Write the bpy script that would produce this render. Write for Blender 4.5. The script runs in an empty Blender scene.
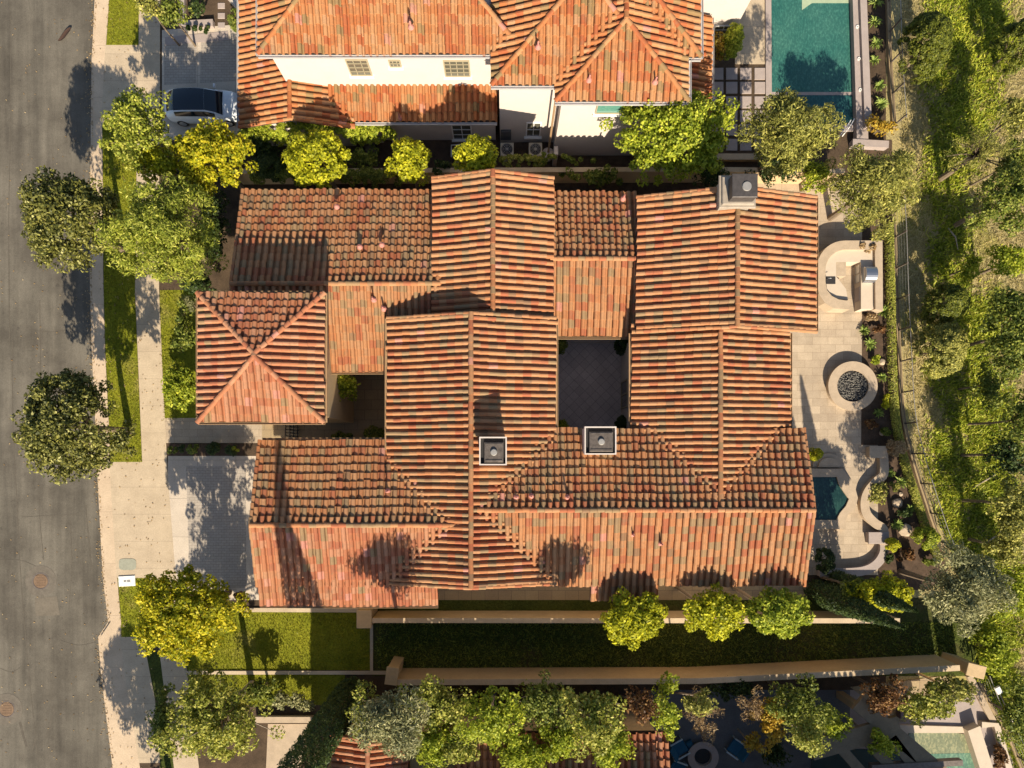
import bpy, bmesh, math, random
import numpy as np
from mathutils import Vector
rnd = random.Random(7)
R_ = math.radians
H = 41.0; F = 683.0; NX = 505.0; NY = 460.0
scene = bpy.context.scene
COL = scene.collection

# ------------------------------------------------------------------ camera, sky, sun
cam_d = bpy.data.cameras.new("camera"); cam = bpy.data.objects.new("camera", cam_d); COL.objects.link(cam)
cam.location = (0, 0, H); cam.rotation_euler = (0, 0, 0)
cam_d.sensor_width = 36; cam_d.lens = F/1024*36
cam_d.shift_x = 7/1024; cam_d.shift_y = 76/1024
cam_d.clip_start = 0.5; cam_d.clip_end = 2000
scene.camera = cam
SUN_EL = R_(34); SUN_AZ = R_(171.0)
world = bpy.data.worlds.new("World"); scene.world = world; world.use_nodes = True
wn = world.node_tree.nodes; wl = world.node_tree.links
sky = wn.new('ShaderNodeTexSky'); sky.sky_type = 'NISHITA'; sky.sun_disc = False
sky.sun_elevation = SUN_EL; sky.sun_rotation = SUN_AZ
sky.air_density = 1.0; sky.dust_density = 1.0; sky.ozone_density = 1.0
wl.new(sky.outputs[0], wn['Background'].inputs[0]); wn['Background'].inputs[1].default_value = 0.08
sd = bpy.data.lights.new("sun", 'SUN'); sd.energy = 5.0; sd.angle = R_(0.5); sd.color = (1.0, 0.875, 0.69)
so = bpy.data.objects.new("sun", sd); COL.objects.link(so)
sv = Vector((math.sin(SUN_AZ)*math.cos(SUN_EL), math.cos(SUN_AZ)*math.cos(SUN_EL), math.sin(SUN_EL)))
so.rotation_euler = sv.to_track_quat('Z', 'Y').to_euler()
so.location = (0, 0, 60)
scene.view_settings.view_transform = 'Standard'; scene.view_settings.look = 'None'
scene.view_settings.exposure = 0.83; scene.view_settings.gamma = 1.0
scene.view_settings.use_curve_mapping = False

# ------------------------------------------------------------------ pixel -> place
def P(px, py, z=0.0):
    k = (H - z)/F
    return Vector(((px - NX)*k, (NY - py)*k, z))
def XX(px, z=0.0): return (px - NX)*(H - z)/F
def YY(py, z=0.0): return (NY - py)*(H - z)/F

# ------------------------------------------------------------------ materials
MATS = {}
def newmat(name):
    m = bpy.data.materials.new(name); m.use_nodes = True
    MATS[name] = m
    return m, m.node_tree.nodes, m.node_tree.links, m.node_tree.nodes['Principled BSDF']
def noise(n, l, co, scale, detail=6, rough=0.6, stretch=None):
    t = n.new('ShaderNodeTexNoise'); t.inputs['Scale'].default_value = scale
    t.inputs['Detail'].default_value = detail; t.inputs['Roughness'].default_value = rough
    if stretch:
        mp = n.new('ShaderNodeMapping'); mp.inputs['Scale'].default_value = stretch
        l.new(co, mp.inputs[0]); l.new(mp.outputs[0], t.inputs['Vector'])
    else: l.new(co, t.inputs['Vector'])
    return t.outputs['Fac']
def ramp(n, l, fac, stops, mode='LINEAR'):
    r = n.new('ShaderNodeValToRGB'); r.color_ramp.interpolation = mode
    e = r.color_ramp.elements
    while len(e) < len(stops): e.new(0.5)
    for i, (p, c) in enumerate(stops):
        e[i].position = p; e[i].color = (c[0], c[1], c[2], 1)
    l.new(fac, r.inputs[0]); return r.outputs[0]
def mixc(n, l, fac, a, b, mode='MIX'):
    m = n.new('ShaderNodeMix'); m.data_type = 'RGBA'; m.blend_type = mode
    if isinstance(fac, float): m.inputs[0].default_value = fac
    else: l.new(fac, m.inputs[0])
    for s, k in ((a, 6), (b, 7)):
        if isinstance(s, tuple): m.inputs[k].default_value = (*s, 1)
        else: l.new(s, m.inputs[k])
    return m.outputs[2]
def bump(n, l, h, strength, dist, bs):
    b = n.new('ShaderNodeBump'); b.inputs['Strength'].default_value = strength; b.inputs['Distance'].default_value = dist
    l.new(h, b.inputs['Height']); l.new(b.outputs[0], bs.inputs['Normal'])
def coords(n): return n.new('ShaderNodeTexCoord').outputs['Object']
def plain(name, c, rough=0.7, var=0.15, scale=3.0, metal=0.0, bmp=0.15, spec=0.3):
    m, n, l, b = newmat(name)
    co = coords(n)
    f = noise(n, l, co, scale); g = noise(n, l, co, scale*9)
    c1 = tuple(x*(1-var) for x in c); c2 = tuple(min(1, x*(1+var)) for x in c)
    col = ramp(n, l, f, [(0.3, c1), (0.7, c2)])
    col = mixc(n, l, 0.35, col, ramp(n, l, g, [(0.35, tuple(x*(1-var) for x in c1)), (0.65, c2)]))
    l.new(col, b.inputs['Base Color']); b.inputs['Roughness'].default_value = rough
    b.inputs['Metallic'].default_value = metal; b.inputs['Specular IOR Level'].default_value = spec
    if bmp: bump(n, l, g, bmp, 0.02, b)
    return m
def tilemat(name, stops):
    m, n, l, b = newmat(name)
    geo = n.new('ShaderNodeNewGeometry')
    col = ramp(n, l, geo.outputs['Random Per Island'], stops, 'CONSTANT')
    co = coords(n)
    f = noise(n, l, co, 6.0, 8, 0.7); g = noise(n, l, co, 0.35, 3)
    col = mixc(n, l, ramp(n, l, f, [(0.50, (0, 0, 0)), (0.80, (0.7, 0.7, 0.7))]), col, (0.15, 0.095, 0.05))
    col = mixc(n, l, ramp(n, l, g, [(0.4, (0, 0, 0)), (0.7, (0.28, 0.28, 0.28))]), col, (0.42, 0.24, 0.11))
    h = noise(n, l, co, 1.3, 10, 0.8)
    col = mixc(n, l, ramp(n, l, h, [(0.53, (0, 0, 0)), (0.66, (0.55, 0.55, 0.55))]), col, (0.20, 0.14, 0.085))
    l.new(col, b.inputs['Base Color']); b.inputs['Roughness'].default_value = 0.85
    b.inputs['Specular IOR Level'].default_value = 0.2
    bump(n, l, f, 0.3, 0.02, b)
    return m
OR = (0.369, 0.149, 0.063); PE = (0.387, 0.194, 0.095); RD = (0.324, 0.104, 0.050); OL = (0.261, 0.171, 0.090); PK = (0.468, 0.207, 0.153); BR = (0.225, 0.126, 0.068)
tile_main = tilemat('clay_tile', [(0, OR), (0.22, PE), (0.42, RD), (0.55, (0.396, 0.184, 0.083)), (0.75, OL), (0.89, BR), (0.94, (0.377, 0.193, 0.092)), (0.985, PK)])
tile_pink = tilemat('rose_clay_tile', [(0, (0.370, 0.136, 0.066)), (0.25, (0.405, 0.189, 0.106)), (0.5, (0.326, 0.110, 0.057)), (0.7, (0.378, 0.158, 0.079)), (0.88, OL), (0.95, PK)])
tile_north = tilemat('orange_clay_tile', [(0, (0.378, 0.132, 0.046)), (0.25, (0.414, 0.202, 0.088)), (0.5, (0.343, 0.097, 0.037)), (0.65, (0.396, 0.163, 0.063)), (0.84, (0.246, 0.158, 0.070)), (0.92, (0.414, 0.220, 0.110)), (0.985, PK)])
deck_m = plain('roof_underlay', (0.06, 0.035, 0.025), 0.9)
stucco = plain('cream_stucco', (0.55, 0.485, 0.43), 0.9, 0.05, 1.2)
stucco_tan = plain('tan_stucco', (0.50, 0.36, 0.20), 0.9, 0.12, 0.8)
wall_cap = plain('wall_cap_stone', (0.52, 0.40, 0.26), 0.9, 0.15, 2)
gutter_m = plain('pale_gutter_metal', (0.55, 0.52, 0.50), 0.4, 0.05, 2, 0.3)
gutter_b = plain('tan_gutter_metal', (0.34, 0.22, 0.12), 0.5, 0.1, 2)
frame_m = plain('window_frame_paint', (0.34, 0.29, 0.19), 0.6, 0.05)
white_m = plain('white_paint', (0.78, 0.76, 0.72), 0.6, 0.04)
metal_d = plain('weathered_metal', (0.17, 0.14, 0.12), 0.55, 0.35, 7, 0.3)
metal_g = plain('grey_metal', (0.36, 0.34, 0.31), 0.5, 0.1, 5, 0.4)
steel = plain('stainless_steel', (0.45, 0.46, 0.48), 0.3, 0.06, 5, 0.9)
black_m = plain('black_plastic', (0.02, 0.02, 0.022), 0.5)
dark_m = plain('dark_recess', (0.03, 0.028, 0.028), 0.8)
soil = plain('garden_soil', (0.075, 0.05, 0.03), 0.95, 0.45, 1.6, bmp=0.6)
mulch = plain('bark_mulch', (0.085, 0.055, 0.035), 0.95, 0.45, 3.5, bmp=0.8)
bark = plain('tree_bark', (0.20, 0.15, 0.10), 0.9, 0.35, 6)
bark_p = plain('pale_bark', (0.38, 0.31, 0.23), 0.9, 0.3, 6)
def glassm(name, c):
    m, n, l, b = newmat(name)
    b.inputs['Base Color'].default_value = (*c, 1); b.inputs['Roughness'].default_value = 0.06
    b.inputs['Specular IOR Level'].default_value = 0.8
    return m
glass_m = glassm('window_glass', (0.10, 0.095, 0.07)); glass_t = glassm('teal_window_glass', (0.10, 0.25, 0.20))
car_glass = glassm('car_glass', (0.006, 0.014, 0.022))
def pattern(name, kind, c1, c2, cm, w, h, mortar, rough=0.85, rot=0.0, off=0.5, nv=0.5):
    m, n, l, b = newmat(name); co = coords(n)
    mp = n.new('ShaderNodeMapping'); mp.inputs['Rotation'].default_value = (0, 0, rot); l.new(co, mp.inputs[0])
    t = n.new('ShaderNodeTexBrick'); t.offset = off
    t.inputs['Color1'].default_value = (*c1, 1); t.inputs['Color2'].default_value = (*c2, 1); t.inputs['Mortar'].default_value = (*cm, 1)
    t.inputs['Scale'].default_value = 1.0; t.inputs['Mortar Size'].default_value = mortar
    t.inputs['Brick Width'].default_value = w; t.inputs['Row Height'].default_value = h
    l.new(mp.outputs[0], t.inputs['Vector'])
    f = noise(n, l, co, 1.1, 8, 0.7); g = noise(n, l, co, 14, 4)
    col = mixc(n, l, nv, t.outputs['Color'], mixc(n, l, 1.0, t.outputs['Color'], ramp(n, l, f, [(0.3, (0.62, 0.60, 0.58)), (0.7, (1, 1, 1))]), 'MULTIPLY'))
    col = mixc(n, l, 0.5, col, mixc(n, l, 1.0, col, ramp(n, l, g, [(0.35, (0.7, 0.7, 0.7)), (0.6, (1, 1, 1))]), 'MULTIPLY'))
    l.new(col, b.inputs['Base Color']); b.inputs['Roughness'].default_value = rough
    bump(n, l, g, 0.15, 0.02, b)
    return m
concrete = pattern('sidewalk_concrete', 'b', (0.56, 0.45, 0.31), (0.52, 0.415, 0.285), (0.22, 0.17, 0.12), 60.0, 1.62, 0.006, off=0.0, nv=0.6)
curb_m = pattern('kerb_concrete', 'b', (0.62, 0.48, 0.33), (0.57, 0.44, 0.30), (0.25, 0.19, 0.13), 60.0, 3.1, 0.006, off=0.0, nv=0.6)
pavers_grey = pattern('grey_driveway_pavers', 'b', (0.46, 0.40, 0.33), (0.41, 0.36, 0.30), (0.27, 0.23, 0.19), 0.32, 0.16, 0.010)
drive_tan = pattern('driveway_concrete', 'b', (0.62, 0.53, 0.42), (0.57, 0.485, 0.385), (0.2, 0.16, 0.12), 2.3, 2.3, 0.008, off=0.0)
travertine = pattern('travertine_patio', 'b', (0.56, 0.45, 0.32), (0.44, 0.35, 0.25), (0.30, 0.225, 0.15), 0.92, 0.46, 0.008, nv=0.7)
court_stone = pattern('courtyard_pavers', 'b', (0.64, 0.58, 0.55), (0.55, 0.49, 0.47), (0.33, 0.29, 0.28), 0.45, 0.45, 0.012, rot=R_(45), off=0.0)
court_tan = pattern('entry_court_pavers', 'b', (0.42, 0.32, 0.18), (0.36, 0.27, 0.16), (0.2, 0.15, 0.1), 0.8, 0.6, 0.012)
stone = plain('coping_stone', (0.43, 0.335, 0.235), 0.85, 0.15, 2.5)
stone_w = plain('counter_stone', (0.54, 0.45, 0.345), 0.7, 0.08, 2.5)
stone_g = plain('grey_coping_stone', (0.36, 0.30, 0.27), 0.85, 0.12, 2.5)
def asphalt():
    m, n, l, b = newmat('asphalt'); co = coords(n)
    a = noise(n, l, co, 1.0, 6, 0.6, (1.4, 0.10, 1)); c = noise(n, l, co, 0.35, 8, 0.65); g = noise(n, l, co, 30, 3); k = noise(n, l, co, 3.0, 8, 0.75)
    col = ramp(n, l, a, [(0.3, (0.104, 0.093, 0.074)), (0.7, (0.190, 0.169, 0.133))])
    col = mixc(n, l, 1.0, col, ramp(n, l, c, [(0.38, (0.66, 0.65, 0.65)), (0.60, (1, 1, 1))]), 'MULTIPLY')
    col = mixc(n, l, 1.0, col, ramp(n, l, g, [(0.3, (0.72, 0.72, 0.72)), (0.65, (1.1, 1.1, 1.1))]), 'MULTIPLY')
    col = mixc(n, l, 1.0, col, ramp(n, l, k, [(0.30, (0.68, 0.68, 0.70)), (0.42, (1, 1, 1))]), 'MULTIPLY')
    l.new(col, b.inputs['Base Color']); b.inputs['Roughness'].default_value = 0.9; b.inputs['Specular IOR Level'].default_value = 0.2
    bump(n, l, g, 0.3, 0.015, b); return m
asph = asphalt()
tar = plain('crack_sealant', (0.10, 0.086, 0.066), 0.8, 0.25, 3)
tar2 = plain('asphalt_patch', (0.155, 0.132, 0.10), 0.9, 0.2, 1)
def grassm(name, g1, g2, dry, dryness, sc=0.6):
    m, n, l, b = newmat(name); co = coords(n)
    f = noise(n, l, co, sc, 8, 0.7); k = noise(n, l, co, 0.16, 6, 0.6); g = noise(n, l, co, 9, 6, 0.8)
    col = ramp(n, l, f, [(0.35, g1), (0.65, g2)])
    col = mixc(n, l, ramp(n, l, k, [(0.62-dryness, (0, 0, 0)), (0.72-dryness, (1, 1, 1))]), col, dry)
    col = mixc(n, l, 0.85, col, mixc(n, l, 1.0, col, ramp(n, l, g, [(0.35, (0.35, 0.35, 0.35)), (0.62, (1.15, 1.15, 1.1))]), 'MULTIPLY'))
    l.new(col, b.inputs['Base Color']); b.inputs['Roughness'].default_value = 0.9; b.inputs['Specular IOR Level'].default_value = 0.1
    bump(n, l, g, 0.9, 0.06, b); return m
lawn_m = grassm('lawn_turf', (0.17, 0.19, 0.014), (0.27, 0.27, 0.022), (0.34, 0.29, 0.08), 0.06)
lawn_d = grassm('shade_lawn_turf', (0.055, 0.075, 0.016), (0.085, 0.10, 0.022), (0.10, 0.085, 0.035), 0.1)  # dark copy of the lawn turf, with shade put into its colour
hill_m = grassm('hillside_turf', (0.25, 0.27, 0.03), (0.40, 0.38, 0.06), (0.44, 0.36, 0.17), 0.26)
def waterm(name, c1, c2):
    m, n, l, b = newmat(name); co = coords(n)
    f = noise(n, l, co, 0.5, 4); g = noise(n, l, co, 4, 4); q = noise(n, l, co, 6, 3, 0.7, (1.6, 0.8, 1))
    l.new(mixc(n, l, 1.0, ramp(n, l, f, [(0.35, c1), (0.65, c2)]), ramp(n, l, q, [(0.35, (0.8, 0.82, 0.85)), (0.52, (1, 1, 1)), (0.60, (1.5, 1.35, 1.3))]), 'MULTIPLY'), b.inputs['Base Color'])
    b.inputs['Roughness'].default_value = 0.12; b.inputs['Specular IOR Level'].default_value = 0.5
    bump(n, l, g, 0.5, 0.05, b); return m
pool_w = waterm('pool_water', (0.025, 0.11, 0.092), (0.045, 0.145, 0.115))
pool_d = waterm('deep_pool_water', (0.02, 0.08, 0.08), (0.025, 0.10, 0.095))
spa_w = waterm('spa_water', (0.008, 0.028, 0.028), (0.02, 0.06, 0.05))
pool_s = waterm('shallow_pool_water', (0.20, 0.22, 0.13), (0.23, 0.25, 0.15))
def leafm(name, stops, trans=0.25, rough=0.55):
    m, n, l, b = newmat(name)
    geo = n.new('ShaderNodeNewGeometry')
    col = ramp(n, l, geo.outputs['Random Per Island'], stops)
    f = noise(n, l, coords(n), 0.9, 3)
    col = mixc(n, l, 1.0, col, ramp(n, l, f, [(0.35, (0.78, 0.80, 0.8)), (0.65, (1.12, 1.1, 1.0))]), 'MULTIPLY')
    l.new(col, b.inputs['Base Color']); b.inputs['Roughness'].default_value = rough
    b.inputs['Specular IOR Level'].default_value = 0.25
    t = n.new('ShaderNodeBsdfTranslucent'); l.new(col, t.inputs[0])
    mx = n.new('ShaderNodeMixShader'); mx.inputs[0].default_value = trans
    l.new(b.outputs[0], mx.inputs[1]); l.new(t.outputs[0], mx.inputs[2])
    l.new(mx.outputs[0], n['Material Output'].inputs[0]); return m
L_street = leafm('street_tree_leaf', [(0, (0.052, 0.063, 0.014)), (0.5, (0.149, 0.149, 0.030)), (0.85, (0.287, 0.276, 0.063)), (1, (0.483, 0.460, 0.184))])
L_yellow = leafm('yellow_leaf', [(0, (0.15, 0.19, 0.01)), (0.5, (0.46, 0.44, 0.015)), (1, (0.74, 0.61, 0.04))], 0.4)
L_yg = leafm('yellow_green_leaf', [(0, (0.216, 0.243, 0.014)), (0.6, (0.486, 0.486, 0.020)), (1, (0.756, 0.702, 0.041))], 0.4)
L_lime = leafm('lime_leaf', [(0, (0.156, 0.208, 0.016)), (0.6, (0.364, 0.429, 0.033)), (1, (0.650, 0.650, 0.078))], 0.4)
L_green = leafm('green_leaf', [(0, (0.075, 0.112, 0.018)), (0.6, (0.188, 0.225, 0.033)), (1, (0.362, 0.375, 0.075))], 0.3)
L_fern = leafm('feathery_leaf', [(0, (0.144, 0.180, 0.024)), (0.6, (0.348, 0.360, 0.054)), (1, (0.600, 0.552, 0.144))], 0.3)
L_olive = leafm('olive_leaf', [(0, (0.108, 0.120, 0.024)), (0.6, (0.300, 0.294, 0.060)), (1, (0.552, 0.504, 0.132))], 0.25)
L_grey = leafm('grey_green_leaf', [(0, (0.121, 0.127, 0.055)), (0.6, (0.275, 0.275, 0.121)), (1, (0.528, 0.495, 0.264))], 0.25)
L_verge = leafm('verge_tree_leaf', [(0, (0.14, 0.18, 0.02)), (0.6, (0.34, 0.38, 0.045)), (1, (0.58, 0.56, 0.12))], 0.35)
L_hedge = leafm('clipped_leaf', [(0, (0.043, 0.058, 0.007)), (0.6, (0.122, 0.144, 0.014)), (1, (0.216, 0.223, 0.029))], 0.2)
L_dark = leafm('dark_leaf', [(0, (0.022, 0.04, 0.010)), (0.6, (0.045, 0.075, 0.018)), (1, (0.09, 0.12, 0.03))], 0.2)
L_dry = leafm('dry_leaf', [(0, (0.24, 0.15, 0.07)), (0.6, (0.42, 0.29, 0.15)), (1, (0.55, 0.42, 0.25))], 0.3)
L_rust = leafm('rust_leaf', [(0, (0.09, 0.045, 0.02)), (0.6, (0.20, 0.09, 0.035)), (1, (0.32, 0.19, 0.07))], 0.3)
L_amber = leafm('amber_leaf', [(0, (0.360, 0.204, 0.024)), (0.6, (0.504, 0.336, 0.036)), (1, (0.600, 0.480, 0.096))], 0.3)
L_grass = leafm('grass_blade', [(0, (0.15, 0.17, 0.014)), (0.6, (0.26, 0.26, 0.022)), (1, (0.38, 0.34, 0.05))], 0.3)
L_hillg = leafm('weed_blade', [(0, (0.138, 0.196, 0.014)), (0.5, (0.345, 0.402, 0.034)), (1, (0.598, 0.575, 0.081))], 0.3)
L_straw = leafm('straw_blade', [(0, (0.28, 0.24, 0.08)), (0.6, (0.46, 0.38, 0.17)), (1, (0.60, 0.50, 0.27))], 0.2)
L_agave = leafm('agave_leaf', [(0, (0.15, 0.23, 0.04)), (1, (0.36, 0.42, 0.10))], 0.15)

# ------------------------------------------------------------------ mesh building
WL = {}
def tag(o, label=None, cat=None, group=None, kind=None):
    if label: o['label'] = label
    if cat: o['category'] = cat
    if group: o['group'] = group
    if kind: o['kind'] = kind
    return o
def thing(name, label, cat, base, group=None):
    o = bpy.data.objects.new(name, None); COL.objects.link(o); o.location = base
    o.empty_display_size = 0.3
    WL[o.name] = Vector(base); return tag(o, label, cat, group)
class MB:
    def __init__(s): s.v = []; s.f = []; s.m = []
    def add(s, vs, fs, mi=0):
        b = len(s.v); s.v += [tuple(x) for x in vs]; s.f += [tuple(i+b for i in f) for f in fs]; s.m += [mi]*len(fs); return s
    def box(s, x0, x1, y0, y1, z0, z1, mi=0):
        return s.add([(x0,y0,z0),(x1,y0,z0),(x1,y1,z0),(x0,y1,z0),(x0,y0,z1),(x1,y0,z1),(x1,y1,z1),(x0,y1,z1)],
                     [(0,3,2,1),(4,5,6,7),(0,1,5,4),(1,2,6,5),(2,3,7,6),(3,0,4,7)], mi)
    def rbox(s, cx, cy, w, d, z0, z1, rot=0, mi=0, bev=0.0, taper=1.0):
        c, sn = math.cos(rot), math.sin(rot)
        def ring(k, z):
            return [(cx + c*x*k - sn*y*k, cy + sn*x*k + c*y*k, z) for x, y in ((-w/2,-d/2),(w/2,-d/2),(w/2,d/2),(-w/2,d/2))]
        if bev > 0:
            a = ring(1, z0) + ring(taper, z1-bev)
            kk = taper*(1-2*bev/min(w, d))
            a += ring(kk, z1)
            return s.add(a, [(3,2,1,0)] + [(i, (i+1)%4, (i+1)%4+4, i+4) for i in range(4)] + [(i+4, (i+1)%4+4, (i+1)%4+8, i+8) for i in range(4)] + [(8,9,10,11)], mi)
        a = ring(1, z0) + ring(taper, z1)
        return s.add(a, [(3,2,1,0)] + [(i, (i+1)%4, (i+1)%4+4, i+4) for i in range(4)] + [(4,5,6,7)], mi)
    def prism(s, poly, z0, z1, mi=0):
        a = sum(poly[i][0]*poly[(i+1)%len(poly)][1] - poly[(i+1)%len(poly)][0]*poly[i][1] for i in range(len(poly)))
        if a < 0: poly = poly[::-1]
        n = len(poly)
        return s.add([(p[0],p[1],z0) for p in poly] + [(p[0],p[1],z1) for p in poly],
                     [tuple(range(n-1,-1,-1)), tuple(range(n, 2*n))] + [(i,(i+1)%n,(i+1)%n+n,i+n) for i in range(n)], mi)
    def cyl(s, cx, cy, z0, z1, r0, r1=None, n=20, mi=0, cap=True):
        r1 = r0 if r1 is None else r1
        vs = [(cx+r*math.cos(2*math.pi*i/n), cy+r*math.sin(2*math.pi*i/n), z) for r, z in ((r0,z0),(r1,z1)) for i in range(n)]
        fs = [(i,(i+1)%n,(i+1)%n+n,i+n) for i in range(n)]
        if cap: fs += [tuple(range(n-1,-1,-1)), tuple(range(n,2*n))]
        return s.add(vs, fs, mi)
    def lathe(s, cx, cy, prof, n=28, mi=0):
        vs = [(cx+r*math.cos(2*math.pi*i/n), cy+r*math.sin(2*math.pi*i/n), z) for r, z in prof for i in range(n)]
        fs = [(j*n+i, j*n+(i+1)%n, (j+1)*n+(i+1)%n, (j+1)*n+i) for j in range(len(prof)-1) for i in range(n)]
        return s.add(vs, fs, mi)
    def tube(s, pts, rs, n=6, mi=0):
        pts = [Vector(p) for p in pts]
        if not isinstance(rs, (list, tuple)): rs = [rs]*len(pts)
        vs = []
        for i, p in enumerate(pts):
            d = (pts[min(i+1, len(pts)-1)] - pts[max(i-1, 0)]).normalized()
            a = d.cross(Vector((0.13, 0.31, 0.94))); 
            if a.length < 0.05: a = d.cross(Vector((1, 0, 0)))
            a.normalize(); b = d.cross(a)
            vs += [p + (a*math.cos(2*math.pi*k/n) + b*math.sin(2*math.pi*k/n))*rs[i] for k in range(n)]
        fs = [(j*n+k, j*n+(k+1)%n, (j+1)*n+(k+1)%n, (j+1)*n+k) for j in range(len(pts)-1) for k in range(n)]
        fs += [tuple(range(n-1,-1,-1)), tuple(range((len(pts)-1)*n, len(pts)*n))]
        return s.add(vs, fs, mi)
    def obj(s, name, mats, parent=None, base=None, smooth=False):
        me = bpy.data.meshes.new(name)
        w = Vector((0, 0, 0))
        if parent is not None: w = WL[parent.name]
        elif base is not None: w = Vector(base)
        me.from_pydata([(a-w.x, b-w.y, c-w.z) for a, b, c in s.v], [], s.f)
        if not isinstance(mats, (list, tuple)): mats = [mats]
        for m in mats: me.materials.append(m)
        if len(mats) > 1: me.polygons.foreach_set('material_index', s.m)
        if smooth: me.polygons.foreach_set('use_smooth', [True]*len(me.polygons))
        o = bpy.data.objects.new(name, me); COL.objects.link(o)
        if parent is not None: o.parent = parent
        elif base is not None: o.location = w
        WL[o.name] = w
        return o
def spline(pts, k=6, closed=False):
    n = len(pts); out = []
    for i in range(n if closed else n-1):
        g = lambda j: pts[j % n] if closed else pts[max(0, min(n-1, j))]
        p0, p1, p2, p3 = g(i-1), g(i), g(i+1), g(i+2)
        for t in range(k):
            t /= k
            out.append(tuple(0.5*(2*b + (c-a)*t + (2*a-5*b+4*c-d)*t*t + (3*b-a-3*c+d)*t**3) for a, b, c, d in zip(p0, p1, p2, p3)))
    if not closed: out.append(tuple(pts[-1]))
    return out
def sheet(name, px, z, mat, z0=None, kind='structure', hz=None):
    """polygon given in photo pixels at height z, extruded down to z0"""
    hz = z if hz is None else hz
    poly = [tuple(P(a, b, hz)[:2]) for a, b in px]
    m = MB().prism(poly, (z-0.05 if z0 is None else z0), z)
    o = m.obj(name, mat); 
    if kind: o['kind'] = kind
    return o
def band(m, pts, w, z0, z1, mi=0):
    """wall along a 2-D polyline with width w"""
    pts = [Vector((p[0], p[1])) for p in pts]; L = []; Rr = []
    for i, p in enumerate(pts):
        d = (pts[min(i+1, len(pts)-1)] - pts[max(i-1, 0)]).normalized(); nn = Vector((-d.y, d.x))
        L.append(p + nn*w/2); Rr.append(p - nn*w/2)
    n = len(pts); vs = []
    for i in range(n): vs += [(L[i].x, L[i].y, z0), (Rr[i].x, Rr[i].y, z0), (L[i].x, L[i].y, z1), (Rr[i].x, Rr[i].y, z1)]
    fs = []
    for i in range(n-1):
        a = i*4; b = a+4
        fs += [(a+2, a+3, b+3, b+2), (a, a+2, b+2, b), (a+1, b+1, b+3, a+3), (a, b, b+1, a+1)]
    fs += [(0, 1, 3, 2), ((n-1)*4, (n-1)*4+2, (n-1)*4+3, (n-1)*4+1)]
    m.add(vs, fs, mi)

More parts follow.
